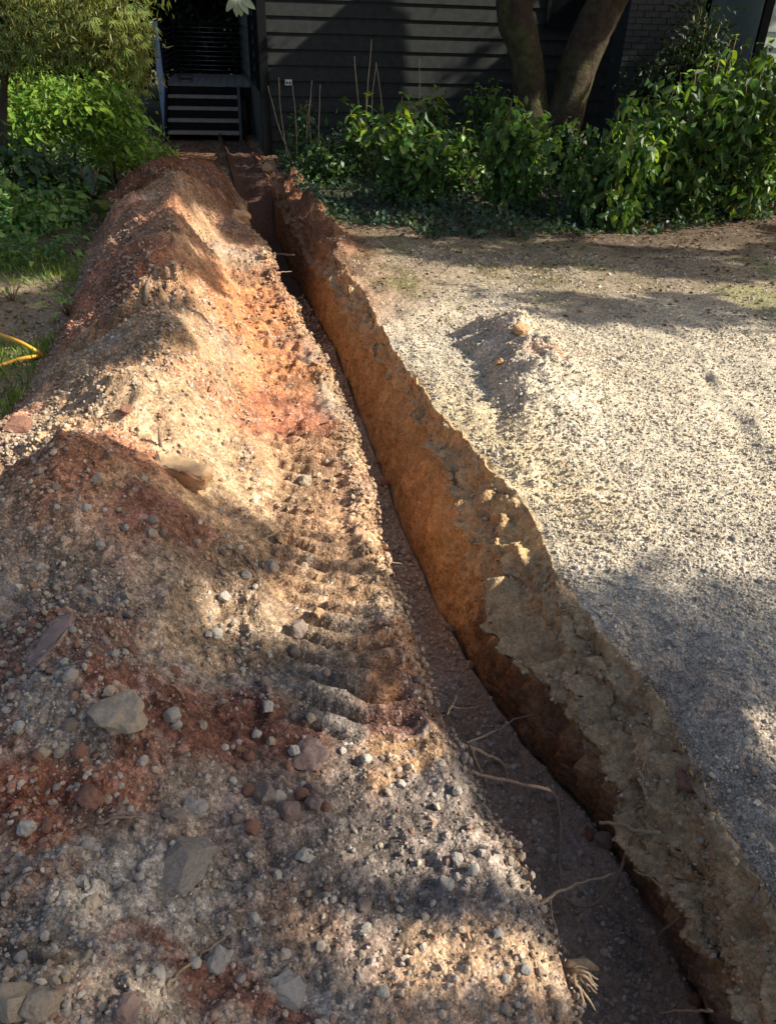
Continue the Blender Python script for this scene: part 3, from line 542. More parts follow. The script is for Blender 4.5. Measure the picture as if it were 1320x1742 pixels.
def spot(nm, px, py):
    if nm == 'near':
        v = 'just below the red patch' if py < 1400 else 'level with the flat grey slab' if py < 1560 else 'along the bottom edge'
        return ('at the left' if px < 260 else 'in the middle of the heap' if px < 560 else 'towards the trench lip')+', '+v
    if nm == 'mid':
        return ('beyond the tan block' if py < 830 else 'below the tan block' if py < 1030 else 'just above the red patch')+(', left side' if px < 330 else ', near the track marks')
    if nm == 'red': return ('on the far sunlit heap' if py < 780 else 'on the middle of the heap' if py < 1080 else 'on the red patch by the knobbly rock')+(', left' if px < 270 else ', right')
    return ('where the driveway turns sunny' if py < 1080 else 'on the shaded driveway by the crust' if px < 1140 else 'on the shaded driveway at the right edge')
for nm, cnt, (x0, x1, y0, y1), lab, grp, ms, (s0, s1) in groups:
    for i in range(cnt):
        for _ in range(20):
            px, py = random.uniform(x0, x1), random.uniform(y0, y1); p = hit(px, py); a = rows_interp(XL, p.y); b = rows_interp(XR, p.y)
            if p.x < a-(.44 if nm == 'mid' else .05) or p.x > b+.06: break
        mt = random.choice(ms); sz = s0+(s1-s0)*random.random()**2
        tag(put_stone(lib[(mt, random.randrange(4))], p, sz), '%s %s %s' % (('larger ' if sz > s0+.45*(s1-s0) else 'small ')+CW[mt], 'clod' if nm == 'red' else 'stone', spot(nm, px, py)), 'clod' if nm == 'red' else 'stone', grp)
for i in range(26):
    y = random.uniform(.9, 3.2); x = random.uniform(float(rows_interp(XFl, y))+.05, float(rows_interp(XFr, y))-.05)
    mt = random.choice(['grey', 'pale', 'brown']); sz = random.uniform(.009, .022)
    tag(put_stone(lib[(mt, random.randrange(4))], (x, y, float(surf(x, y, 'D')[0])), sz), '%s %s stone on the trench floor %s' % ('larger' if sz > .016 else 'small', CW[mt], 'below the root loop at the bottom' if y < 1.4 else 'beyond the root loop' if y < 2.2 else 'beside the orange wall'), 'stone', 'stones on the trench floor')
for i in range(22):
    y = random.uniform(.9, 4.2); q = random.choice((.12, .2, .8, .88, .92)); x = float(rows_interp(XFl, y))*(1-q)+float(rows_interp(XFr, y))*q
    tag(put_stone(lib[(random.choice(['red', 'brown', 'tan']), random.randrange(4))], (x, y, float(surf(x, y, 'D')[0])), random.uniform(.014, .034)), 'clod of earth fallen from the %s wall onto the trench floor, %s' % ('left' if q < .5 else 'right', 'near the root loop' if y < 1.9 else 'beside the orange wall'), 'clod', 'clods on the trench floor')
def mpp(p): return (Vector(p)-Vector((0, 0, EYE))).length/F_PX
# (px, py, width px, height ratio, colour, seed, label)
rocks = [(205,1222,96,.62,'tan',1,'large knobbly pale tan rock half sunk in red soil at left'),
 (495,1385,40,.9,'mauve',3,'rounded brown clod just right of the two upright brown rocks'),(448,1362,42,1.0,'brown',4,'upright brown rock above the flat grey slab'),
 (535,1372,34,.9,'mauve',5,'mauve rock at the right end of the row above the grey slab'),(525,1290,62,.5,'mauve',6,'wedge shaped mauve rock near the lower end of the track marks'),
 (500,1285,20,1.1,'pale',7,'small upright white grey stone left of the wedge shaped mauve rock'),(158,1365,44,.8,'red',8,'large red clod at the left below the knobbly rock'),
 (330,1380,40,.7,'grey',9,'dark grey rock touching the top of the flat grey slab'),(298,1395,36,.5,'brown',10,'flat dark rock left of the slab with a sharp edge'),
 (243,1297,18,1.1,'pale',11,'single bluish white stone on the dark red patch'),(50,1413,30,1.0,'pale',12,'bluish grey stone at far left beside the red soil'),
 (520,1460,30,.6,'pale',13,'pale bluish stone right of the grey slab on brown soil'),(375,1640,36,.9,'grey',14,'upright grey stone beside the thin root at the bottom'),
 (20,1710,54,.9,'tan',15,'big tan rock in the bottom left corner'),(72,1712,50,.8,'tan',16,'tan brown rock second from the bottom left corner'),
 (218,1724,46,.7,'mauve',17,'reddish brown rock at the bottom edge left of centre'),(492,1690,54,.4,'grey',18,'flat grey stone near the bottom edge beside dark red soil'),
 (30,730,44,.7,'red',19,'large red brown clod at the left foot of the heap on grass'),(410,378,36,.85,'clay',20,'orange clod perched on the heap beside the far trench'),
 (455,290,16,1.2,'clay',22,'orange chunk at the far right end of the trench'),(482,925,26,.8,'clay',23,'smooth orange stone left of the track marks'),(520,822,24,.9,'tan',24,'tan stone on the shelf beside the trench edge'),
 (1168,1332,34,.6,'red',25,'red brown clod alone on the near driveway edge'),(465,970,30,.9,'tan',26,'pale tan stone on the heap left of the orange one'),
 (540,1045,22,1,'clay',27,'orange clod caught in the track marks'),(505,1075,34,1.1,'brown',28,'brown clod at the left side of the track marks'),(760,1510,26,.8,'grey',29,'grey stone near the trench edge at lower centre'),
 (885,565,30,.7,'clay',30,'tan clod on top of the gravel mound'),(850,620,22,.8,'clay',31,'brown clod on the left side of the gravel mound'),(215,700,22,.8,'red',33,'red clod on the shaded left slope of the heap'),
 (620,1545,24,.7,'brown',34,'brown stone on the reddish soil at lower centre'),(150,1540,30,.6,'tan',35,'flat tan stone among the pale stones at lower left')]
for px, py, wpx, hr, mt, sd, lab in rocks:
    p = hit(px, py); s = wpx*mpp(p)/2
    tag(put_stone(rock_mesh(mt, 3, sd, nz=.22, cuts=9), p, s, 'rock', hr, random.uniform(-.4, .4), .25, .2), lab, 'rock')
def slab(name, px, py, L_, W_, H_, rz, ry, rx, mat, lab, cat, sink, seed):
    r = np.random.default_rng(seed); V, Fc = ico(3); V = np.sign(V)*np.abs(V)**.42; V /= np.abs(V).max(0)
    V = V*np.array([L_, W_, H_])*(1+.16*fbm(V*2+seed, 1.5, 4, seed))[:, None]; V += .004*np.stack([fbm(V+seed, 60, 3, q) for q in (4, 5, 6)], -1)
    o = obj(name, mesh_np(name, V, Fc, mat)); p = hit(px, py); o.location = (p.x, p.y, p.z+H_*(1-2*sink)); o.rotation_euler = (rx, ry, rz); return tag(o, lab, cat)
slab('rock', 312, 818, .10, .040, .038, -.08, .22, .15, SM['clay'], 'smooth tan block with a flat cut end lying on the heap crest', 'rock', .02, 61)
slab('rock', 90, 1095, .085, .026, .012, 1.5, .05, -.15, SM['mauve'], 'long flat mauve slab of stone lying up the heap at left', 'rock', .25, 63)
p = hit(310, 1462); tag(put_stone(rock_mesh('dust', 4, 71, nz=.2, cuts=8, cut=(.4, .85)), p, .065, 'rock', .34, .4, .12, .55, 1.25), 'wide flat grey slab dusted with gravel on the near heap', 'rock')

# ---------------------------------------------------------------- roots and twigs
def wig(pts, n=5, amp=.01, seed=0):
    r = random.Random(seed); P = [Vector(p) for p in pts]; out = []
    for i in range(len(P)-1):
        a, b, c, d = P[max(i-1, 0)], P[i], P[i+1], P[min(i+2, len(P)-1)]
        for q in range(n):
            t = q/n; v = .5*((2*b)+(c-a)*t+(2*a-5*b+4*c-d)*t*t+(3*b-a-3*c+d)*t**3)
            out.append(v+Vector((r.uniform(-1, 1), r.uniform(-1, 1), r.uniform(-1, 1)))*amp*.25)
    return out+[P[-1]]
def tz(px, py, dz): return un(px, py, dz)
def root(pts, r0, r1, lab, mat='root', name='root', side=()):
    P = wig(pts, 6, .012, len(lab)); t = empty(name, pts[0]); inv = -Vector(pts[0])
    mbt = MB().tube([p+inv for p in P], [(r0+(r1-r0)*i/(len(P)-1))*.75 for i in range(len(P))], 7); mbt.build('stem', M[mat], t, True)
    for s in side:
        Q = wig(s, 4, .008, 3); MB().tube([p+inv for p in Q], [r1*1.1*(1-.7*i/(len(Q)-1)) for i in range(len(Q))], 5).build('rootlet', M[mat], t, True)
    return tag(t, lab, name)
root([tz(785,1312,-.06), tz(860,1328,-.16), tz(940,1350,-.26), tz(953,1400,-.34), tz(952,1470,-.42), tz(965,1530,-.44), tz(1010,1538,-.42), tz(1050,1490,-.34), tz(1078,1420,-.22), tz(1092,1395,-.18)], .0075, .006, 'long thick root looping down to the trench floor and back up')
root([tz(905,1560,-.02), tz(930,1530,-.15), tz(980,1505,-.26), tz(1045,1487,-.33), tz(1062,1470,-.36)], .007, .0035, 'pale root sticking out from the near left lip across the loop', 'root_pale', side=[[tz(930,1530,-.15), tz(905,1540,-.16), tz(902,1560,-.2)], [tz(935,1530,-.15), tz(945,1580,-.22), tz(965,1630,-.3)]])
root([tz(1125,1418,-.12), tz(1085,1415,-.17), tz(1055,1402,-.2), tz(1020,1400,-.24)], .008, .006, 'short straight cut root jutting from the right wall crust', 'root_pale')
root([tz(780,1265,-.02), tz(830,1285,-.16), tz(855,1300,-.24), tz(862,1325,-.3)], .009, .006, 'stubby root end bent over the left lip', 'root', side=[[tz(800,1270,-.05), tz(815,1310,-.2), tz(832,1345,-.3)]])
root([tz(795,1265,-.06), tz(850,1240,-.25), tz(880,1222,-.33), tz(918,1214,-.34)], .0045, .0025, 'thin twiggy root crossing the trench above the big loop')
root([tz(760,1215,-.03), tz(770,1200,-.14), tz(776,1185,-.2)], .005, .002, 'short forked root tip at the left lip', 'root_pale', side=[[tz(768,1202,-.12), tz(790,1206,-.22), tz(830,1200,-.35)]])
root([tz(620,960,-.02), tz(650,955,-.05), tz(684,960,-.14)], .003, .0015, 'pair of thin pale rootlets poking from the left lip', 'root_pale', side=[[tz(640,958,-.04), tz(665,968,-.1), tz(672,982,-.14)]])
root([tz(1100,1360,-.03), tz(1093,1330,-.02), tz(1096,1290,.01)], .003, .0015, 'thin upright rootlet on the right crust')
root([tz(690,738,-.28), tz(660,746,-.34), tz(628,748,-.42)], .004, .002, 'thin root spanning out of the orange wall', 'root_pale', side=[[tz(655,746,-.35), tz(645,752,-.4), tz(640,762,-.45)]])
root([tz(635,680,-.3), tz(610,692,-.4), tz(592,702,-.48)], .004, .002, 'thin stray root low on the orange wall farther along')
root([tz(425,431,-.1), tz(460,432,-.2), tz(500,433,-.12)], .014, .012, 'straight pipe like root crossing the far trench', 'root_pale')
root([tz(460,464,-.06), tz(480,462,-.16), tz(496,461,-.22)], .006, .003, 'short thin root below the pipe like root at the far left lip', 'root_pale')
root([tz(1210,1720,-.14), tz(1180,1720,-.22), tz(1120,1722,-.3)], .004, .002, 'fine root in the bottom right wall of the trench', 'root_pale')
root([tz(1160,1560,-.26), tz(1120,1590,-.38), tz(1095,1615,-.46)], .006, .003, 'forked dull root hanging in the undercut at lower right', 'root', side=[[tz(1125,1585,-.36), tz(1150,1590,-.4)]])
root([tz(1115,1492,-.2), tz(1095,1490,-.24), tz(1078,1480,-.27)], .005, .003, 'small root hook beneath the tan crust plate', 'root_pale')
# torn root bunch at the bottom of the left lip
bp = tz(965,1640,-.03); t = empty('root_stump', bp)
MB().tube([Vector((0,0,0)), tz(995,1640,-.1)-bp, tz(1015,1650,-.14)-bp], [.008, .012, .007], 8).build('stem', M['root'], t, True)
for k_ in range(9):
    e = Vector((random.uniform(.03, .075), random.uniform(-.06, .05), random.uniform(-.09, -.02))); Q = wig([Vector((.01, -.01*k_*.3, -.02)), e*.5+Vector((0, 0, random.uniform(-.01, .015))), e], 4, .01, k_)
    MB().tube(Q, [.006*(1-.75*i/(len(Q)-1)) for i in range(len(Q))], 5).build('rootlet', M['root_pale'], t, True)
tag(t, 'frayed torn root stump on the trench lip near the bottom', 'root')
def twig(pxs, r, lab, mat='root_pale', lift=.006):
    P = []
    for px, py in pxs: p = hit(px, py); P.append(p+Vector((0, 0, lift)))
    c = P[0]; Q = wig(P, 5, .01, len(lab)); o = MB().tube([p-c for p in Q], [r*(1-.5*i/(len(Q)-1)) for i in range(len(Q))], 6).build('twig', M[mat], None, True); o.location = c; return tag(o, lab, 'twig')
twig([(285,1680), (320,1650), (350,1625), (385,1600)], .0035, 'long thin pale twig across the near gravel')
twig([(400,938), (425,960), (440,985)], .007, 'short brown stick on the heap near the crest', 'root')
twig([(320,1010), (335,1000), (348,1003)], .004, 'small dark twig below the heap crest', 'root')
twig([(165,1405), (215,1400), (245,1398)], .004, 'thin stick at the left edge of the grey slab', 'root')
twig([(248,520), (252,490), (258,470)], .012, 'thick pinkish root lying down the far heap', 'root')
pp = hit(273, 760); o = MB().tube([(0,0,-.02), (0,.003,.03), (.004,0,.075)], [.008, .006, .004], 6).build('twig', M['root'], None, True); o.location = pp; tag(o, 'small upright twig stub casting a shadow on the sunlit heap', 'twig')

# ---------------------------------------------------------------- house, deck and steps
HR = R_(13); HC = Vector((-2.16, 13.51, -.42))
house = tag(empty('house', HC, HR), 'black weatherboard house with sage grey side wall behind the garden', 'house')
mb = MB(); mb.box(.03, 9, .05, 11.5, 0, 5.6); mb.build('wall', M['black_paint'], house)
def lap(u0, u1, z0, cov, axis, mat, nm='board'):
    # one lapped board: thick bottom edge, thin top, set slightly proud of the wall
    j = random.uniform(-.002, .002); m = MB(); pts = [(.0, z0), (-.042+j, z0), (-.012, z0+cov+.02), (.0, z0+cov+.02)]
    m.prism(pts, u0, u1, (lambda d, z, a: (a, d+.048, z)) if axis == 'f' else (lambda d, z, a: (d+.028, a, z))); return m.build(nm, mat, house)
wz = 1.98; WU0, WU1 = 4.55, 5.2
z = .06
while z < 5.4:
    if z+.21 > wz and z < wz+1.3: lap(.1, WU0-.06, z, .212, 'f', M['black_board']); lap(WU1+.06, 5.75, z, .212, 'f', M['black_board'])
    else: lap(.1, 5.75, z, .212, 'f', M['black_board'])
    z += .212
MB().box(-.035, .1, -.03, .1, -.05, 5.6).build('corner_board', M['black_paint'], house, bevel=.004)
MB().box(5.75, 5.9, -.02, .1, -.05, 5.6).build('corner_board', M['black_paint'], house, bevel=.004)
def window(o0, o1, z0, z1, axis):
    f = MB(); w = .06
    def bx(a0, a1, b0, b1, d0, d1): f.box(a0, a1, d0, d1, b0, b1) if axis == 'f' else f.box(d0, d1, a0, a1, b0, b1)
    for a in ((o0-w, o0, z0-w, z1+w), (o1, o1+w, z0-w, z1+w), (o0, o1, z0-w, z0), (o0, o1, z1, z1+w)): bx(*a, -.03, .06)
    wn = f.build('window', M['black_paint'], house)
    g = MB(); (g.box(o0, o1, .02, .03, z0, z1) if axis == 'f' else g.box(-.008, .02, o0, o1, z0, z1)); g.build('pane', M['glass'], wn)
window(WU0, WU1, wz, wz+1.2, 'f')
MB().box(-.012, .03, .1, 6.5, -.1, .92).build('skirting', M['skirt'], house)
wins = [(.55, .80), (1.0, 1.18), (1.85, 2.6)]
z = .95; k_ = 0
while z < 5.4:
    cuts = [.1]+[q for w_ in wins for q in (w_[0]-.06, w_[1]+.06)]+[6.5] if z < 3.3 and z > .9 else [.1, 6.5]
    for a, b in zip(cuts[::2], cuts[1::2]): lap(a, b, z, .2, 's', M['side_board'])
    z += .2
for a, b in wins: window(a, b, 1.0, 3.25, 's')
rf = MB(); rf.prism([(-.55, 5.5), (5.75, 7.9), (12.1, 5.5), (12.1, 5.65), (5.75, 8.08), (-.55, 5.65)], -.6, 9.5, lambda d, zz, a: (a, d, zz)); rf.build('roof', M['black_paint'], house)
def hl(u, v, z_): return HC+Matrix.Rotation(HR, 3, 'Z')@Vector((u, v, z_))
o = MB().box(-.055, .055, -.02, .0, -.04, .04).build('outlet_box', M['white'], None, bevel=.006); MB().box(-.04, -.008, -.023, -.019, -.022, .012).build('socket', M['skirt'], o); MB().box(.008, .04, -.023, -.019, -.022, .012).build('socket', M['skirt'], o)
o.location = hl(.40, -.002, 1.10); o.rotation_euler.z = HR; tag(o, 'small white outdoor power outlet on the black boards near the corner', 'outlet')
# deck frame: front edge of the deck at about 16.3 m
DR = R_(10); D0 = Vector((-4.36, 16.15, -.43)); DZ = .84; DW = 1.30
deck = tag(empty('deck', D0, DR), 'raised timber deck with cable railing at the side of the house', 'deck')
for i in range(11):
    a = -.03+i*.142; MB().box(a, a+.136, -.02, 2.7, DZ-.035, DZ).build('deck_board', M['deck'], deck, bevel=.003)
MB().box(-.03, 1.52, .0, .05, DZ-.24, DZ-.036).build('fascia', M['black_paint'], deck)
for a in (0.02, 1.42): 
    for v_ in (.1, 2.55): MB().box(a, a+.09, v_, v_+.09, -.05, DZ-.036).build('post', M['black_paint'], deck)
MB().box(-.14, -.03, -.06, .05, -.1, 1.80).build('railing_post', M['skylit_post'], deck, bevel=.005)
MB().box(-.028, .03, -.04, .05, .0, 1.78).build('railing_post', M['black_paint'], deck, bevel=.004)  # dark right face of the same post, its shade built in black
for a in (.0, 1.44): MB().box(a, a+.07, 2.6, 2.68, DZ, 1.74).build('railing_post', M['black_paint'], deck, bevel=.004)
MB().box(-.02, 1.52, 2.59, 2.69, 1.74, 1.78).build('handrail', M['black_paint'], deck)
for i in range(10): MB().tube([(.06, 2.64, DZ+.08+i*.085), (.75, 2.64, DZ+.075+i*.085), (1.45, 2.64, DZ+.08+i*.085)], .0045, 5).build('cable', M['steel'], deck, True)
for i in range(10): MB().tube([(.0, .05, DZ+.08+i*.085), (.02, 1.3, DZ+.075+i*.085), (.035, 2.6, DZ+.08+i*.085)], .0045, 5).build('cable', M['steel'], deck, True)
steps = tag(empty('stairs', D0, DR), 'black open stairs with four timber treads up to the deck', 'stairs')
for i in range(4):
    zt = DZ*(i+1)/5; vf = -1.12+i*.27
    MB().box(.03, DW-.02, vf, vf+.30, zt-.04, zt).build('tread', M['tread'], steps, bevel=.006)
    MB().box(.03, DW-.02, vf+.285, vf+.298, zt-.035, zt+DZ/5-.042).build('gap_shade_panel', M['black_paint'], steps)  # black panel closing an open gap, in place of its shade
for a in (-.025, DW-.018):
    MB().prism([(-1.2, -.06), (-1.2, .14), (-.02, DZ-.0), (-.02, -.06)], a, a+.05, lambda d, zz, q: (q, d, zz)).build('stringer', M['black_paint'] if a < 0 else M['skylit_post'] if False else M['skirt'], steps, bevel=.004)
# little wire stand on the deck and a lever handle on the side wall
ws = tag(empty('wire_stand', Vector((-4.22, 16.55, -.43+DZ+.003))), 'small black wire stand on the front left of the deck', 'stand')
for a in (0, .22):
    for b in (0, .16): MB().tube([(a, b, 0), (a, b, .24)], .006, 5).build('leg', M['black_paint'], ws, True)
for zz in (.05, .235): MB().tube([(0, 0, zz), (.22, 0, zz), (.22, .16, zz), (0, .16, zz), (0, .001, zz)], .006, 5).build('rail', M['black_paint'], ws, True)
for q in range(1, 6): MB().tube([(q*.036, 0, .05), (q*.036, 0, .235)], .003, 4).build('wire', M['black_paint'], ws, True)
dh = MB().tube([(0, 0, 0), (-.07, -.02, 0), (-.075, -.03, 0), (-.08, -.16, 0)], .014, 7).build('door_handle', M['steel'], house, True); dh.location = (.0, 1.75, 1.95)
# dark blue garden sprayer with a bent wand, left of the stairs
p = Vector((-4.55, 15.35, float(surf(-4.55, 15.35)[0]))); t = tag(empty('garden_sprayer', p), 'dark blue bottle with bent grey wand among plants left of the stairs', 'garden sprayer')
m = MB(); prof_ = [(.02, 0), (.085, .0), (.09, .03), (.088, .2), (.06, .25), (.03, .28), (.028, .32)]
for i in range(12):
    for r_, zz in prof_: m.V.append((r_*math.cos(i*math.pi/6), r_*math.sin(i*math.pi/6), zz))
for i in range(12):
    for q in range(6): a = i*7+q; b = ((i+1) % 12)*7+q; m.F.append((a, b, b+1, a+1))
m.build('bottle', M['bluething'], t, True)
MB().tube([(0, 0, .3), (-.02, 0, .45), (-.03, 0, .54), (.0, -.01, .58), (.06, -.02, .57)], .008, 6).build('wand', M['steel'], t, True)
# brick pier and pale annex beyond the shrubs
BP = Vector((3.15, 13.0, -.3)); br = tag(empty('brick_chimney', BP, R_(4)), 'black painted brick chimney right of the twin trunked tree', 'chimney')
MB().box(.012, 1.08, .012, .6, 0, 5).build('core', M['mortar'], br)
bm_ = {}
for L_ in (.215, .1): bm_[L_] = MB().box(0, L_, -.0, .05, 0, .066).me('brick', M['brick'])
row = 0; z = .6
while z < 2.35:
    x = 0 if row % 2 == 0 else -.0; first = row % 2
    while x < 1.09:
        L_ = .1 if (first and x == 0) or x+.215 > 1.1 else .215
        if x+L_ > 1.11: break
        o = obj('brick', bm_[L_], br); o.location = (x, random.uniform(-.008, .002), z+random.uniform(-.002, .002)); x += L_+.011; first = 0
    z += .077; row += 1
ax = tag(empty('annex', Vector((5.12, 13.2, -.3)), R_(4)), 'pale green weatherboard annex at the top right corner', 'house')
MB().box(.02, 5, .03, 3, 0, 4).build('wall', M['siding'], ax); z = .3
while z < 3.9: MB().prism([(0, z), (-.03, z), (-.006, z+.2), (0, z+.2)], .1, 5, lambda d, zz, a: (a, d+.028, zz)).build('board', M['siding'], ax); z += .195
MB().box(-.02, .1, -.02, .05, 0, 4).build('corner_board', M['black_paint'], ax)

# ---------------------------------------------------------------- leaves
def leaf_mesh(name, mat, L_=1.0, W_=.55, droop=.35, fold=.18, n=6, tip=1.6, wave=.03):
    V = []; Fc = []
    for i in range(n+1):
        t = i/n; w = W_*.5*(math.sin(math.pi*min(1, t**.75*1.0))**.8)*(1 if t < 1 else 0)+(.0 if t in (0, 1) else .01); x = L_*(t-.02*droop*t*t); zz = -droop*t*t
        V += [(x, -w, zz+fold*w+wave*math.sin(t*9)), (x, 0, zz), (x, w, zz+fold*w-wave*math.sin(t*9+1))]
    for i in range(n): a = i*3; Fc += [(a, a+3, a+4, a+1), (a+1, a+4, a+5, a+2)]
    return mesh_np(name, np.array(V), np.array(Fc), mat)
def star_mesh(name, mat, lobes=7, cut=.8):       # maple-like leaf of narrow lobes
    V = [(0, 0, 0)]; Fc = []
    for k_ in range(lobes):
        a = (k_-(lobes-1)/2)*.46; l = 1-.1*abs(k_-(lobes-1)/2); b = len(V)
        V += [(.5*l*math.cos(a-.11), .5*l*math.sin(a-.11), -.05), (l*math.cos(a), l*math.sin(a), -.3*l), (.5*l*math.cos(a+.11), .5*l*math.sin(a+.11), -.05)]; Fc.append((0, b, b+1, b+2))
    return mesh_np(name, np.array(V), np.array(Fc), mat)
LV = {k_: [leaf_mesh('leaf', M[mk], 1, w, d, f_, 6) for w, d, f_ in prm] for k_, mk, prm in [
    ('shrub', 'leaf', [(.55, .35, .25), (.5, .55, .35), (.62, .2, .15)]), ('lime', 'leaf_lt', [(.4, .3, .25), (.34, .45, .3)]), ('dark', 'leaf_dk', [(.55, .3, .2), (.45, .5, .25)]),
    ('big', 'leaf_big', [(.42, .5, .3), (.36, .3, .25)]), ('pale', 'leaf_pale', [(.5, .4, .2), (.45, .25, .2)])]}
LV['maple'] = [star_mesh('leaf', M['leaf_maple'], 7), star_mesh('leaf', M['leaf_maple'], 5)]
def leaf_at(parent, me, p, d, up, L_):
    d = d.normalized(); y = up.cross(d); y = y.normalized() if y.length > 1e-3 else Vector((0, 1, 0)); z_ = d.cross(y)
    mw = Matrix(((d.x*L_, y.x*L_, z_.x*L_, p.x), (d.y*L_, y.y*L_, z_.y*L_, p.y), (d.z*L_, y.z*L_, z_.z*L_, p.z), (0, 0, 0, 1)))
    return obj('leaf', me, parent, mw=mw)
def rv(a, b): return random.uniform(a, b)
def foliage_mesh(name, P, Dv, Lx, W_, cols_, mat):     # P, D (N,3): simple folded leaves joined into one mesh
    N = len(P); D_ = Dv/np.linalg.norm(Dv, axis=1)[:, None]; r = rng.normal(size=(N, 3)); s = np.cross(D_, r); s /= np.linalg.norm(s, axis=1)[:, None]+1e-9; nn = np.cross(D_, s)
    Lx = Lx[:, None]; w = Lx*W_*.5
    V = np.stack([P, P+D_*Lx*.45+s*w+nn*Lx*.06, P+D_*Lx-nn*Lx*.10, P+D_*Lx*.45-s*w+nn*Lx*.06], 1).reshape(-1, 3)
    b = (np.arange(N)*4)[:, None]; Fc = np.concatenate([b+np.array([[0, 1, 2]]), b+np.array([[0, 2, 3]])])
    return mesh_np(name, V, Fc, mat, np.repeat(cols_, 4, 0), smooth=False)
def gcols(N, base, var=.35): 
    c = np.array(base)[None]*rng.uniform(1-var, 1+var, (N, 1)); c[:, 0] *= rng.uniform(.75, 1.35, N); return np.clip(c, .003, .6)
def shrub(name, label, base, top_z, rad, stems, pairs, kind, Ls, cat='shrub', group=None, droop=.8, fill=500, fillc=(.05, .105, .028), stem_mat='greenstem', lean=(0, 0), low=.2):  # fill leaves darker, the shade inside the shrub put into their colour
    base = Vector(base); t = empty(name, base); H_ = top_z-base.z; fp = []
    for s in range(stems):
        a = rv(0, 6.28); rr = rad*math.sqrt(random.random()); h = H_*(1-.45*(rr/rad)**2)*rv(.8, 1.02); tip = Vector((math.cos(a)*rr+lean[0], math.sin(a)*rr*.8+lean[1], h)); st = Vector((tip.x*.25+rv(-.04, .04), tip.y*.25, -.03))
        mid_ = st.lerp(tip, .5)+Vector((rv(-.05, .05), rv(-.05, .05), .08)); Q = wig([st, mid_, tip], 4, .015, s)
        so_ = MB().tube(Q, [.009*(1-.6*i/(len(Q)-1)) for i in range(len(Q))], 5).build('stem', M[stem_mat], t, True)
        for k_ in range(pairs):
            f = low+(1-low)*((k_+.5)/pairs)**.85; p = Q[min(len(Q)-1, int(f*(len(Q)-1)+.5))]+Vector((rv(-.03, .03), rv(-.03, .03), rv(-.03, .03))); az = k_*1.57+a+rv(-.5, .5)
            for q in (0, math.pi):
                d = Vector((math.cos(az+q), math.sin(az+q), -droop*rv(.3, 1.4)+(.75 if f > .93 else 0))); leaf_at(so_, random.choice(LV[kind]), p+d.normalized()*.03, d, Vector((rv(-.25, .25), rv(-.25, .25), 1)), Ls*rv(.65, 1.15)*(1 if f < .9 else .7))
        fp.append((st, tip))
    if fill:
        i = rng.integers(0, len(fp), fill); A = np.array([tuple(f[0]) for f in fp])[i]; B = np.array([tuple(f[1]) for f in fp])[i]; u_ = rng.uniform(.15, .92, (fill, 1)); P = A+(B-A)*u_+rng.normal(size=(fill, 3))*np.array([rad*.33, rad*.28, .07])
        P[:, 2] = np.maximum(P[:, 2], .02); Dv = rng.normal(size=(fill, 3)); Dv[:, 2] -= droop
        tag(obj('foliage', foliage_mesh('foliage', P, Dv, Ls*rng.uniform(.5, .95, fill), .55, gcols(fill, fillc), M['fol']), t), kind='stuff')
    return tag(t, label, cat, group)
def bz(x, y): return float(surf(x, y)[0])
def S_(px, py_base, py_top, label, rad, stems, pairs, kind, Ls, Y=None, **k_):
    if Y is None: b = hit(px, py_base)
    else: q = at(px, py_base, Y); b = Vector((q.x, Y, bz(q.x, Y)))
    tp = at(px, py_top, b.y); return shrub(k_.pop('name', 'shrub'), label, b, tp.z, rad, stems, pairs, kind, Ls, **k_)
S_(690, 352, 155, 'leafy green shrub with bright top leaves nearest the trench end', .42, 9, 8, 'shrub', .15, Y=9.3, fill=1000)
S_(865, 365, 150, 'mid sized drooping shrub in front of the twin trunk', .42, 9, 9, 'shrub', .15, Y=9.0, fill=1000)
S_(1030, 392, 150, 'bright hanging leaf shrub at the front edge of the bed', .42, 11, 11, 'shrub', .15, Y=8.5, droop=1.4, fill=1300)
S_(1140, 375, 55, 'tall broad leaf shrub right of the bright hanging one', .55, 12, 11, 'shrub', .155, Y=9.0, fill=1500)
S_(1255, 370, -15, 'tallest leafy shrub near the right edge of the photo', .55, 12, 11, 'shrub', .16, Y=9.2, fill=1500)
S_(1325, 370, -45, 'leafy shrub cut by the right edge of the photo', .5, 9, 10, 'shrub', .16, Y=9.5, fill=700)
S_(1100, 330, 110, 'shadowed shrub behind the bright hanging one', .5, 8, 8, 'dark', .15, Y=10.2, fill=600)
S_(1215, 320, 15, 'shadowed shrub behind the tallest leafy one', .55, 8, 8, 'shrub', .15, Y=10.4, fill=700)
S_(815, 300, 115, 'dark back shrub standing between house wall and trunk', .4, 8, 7, 'shrub', .13, Y=12.0, fill=500)
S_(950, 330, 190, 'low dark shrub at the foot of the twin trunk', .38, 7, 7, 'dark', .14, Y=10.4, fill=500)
S_(780, 340, 215, 'low pointed leaf shrub between the two front shrubs', .3, 6, 6, 'shrub', .13, Y=9.7, fill=350)
S_(625, 320, 150, 'flat spreading broad leaf plant below the dry canes', .40, 8, 4, 'lime', .17, Y=10.9, droop=.15, fill=250, low=.6)
S_(720, 300, 145, 'spreading lime leaf plant against the black boards', .42, 8, 4, 'lime', .16, Y=11.3, droop=.15, fill=250, low=.6)
S_(520, 265, 165, 'small leafy plant beside the house corner', .3, 7, 5, 'dark', .12, Y=11.9, fill=300)
S_(560, 310, 230, 'low dark clump beside the far trench end', .45, 7, 4, 'dark', .12, Y=10.7, fill=450)
S_(1185, 90, -30, 'dark ivy clad bush against the chimney', .62, 10, 9, 'dark', .12, Y=12.4, fill=4500, fillc=(.018, .035, .015))
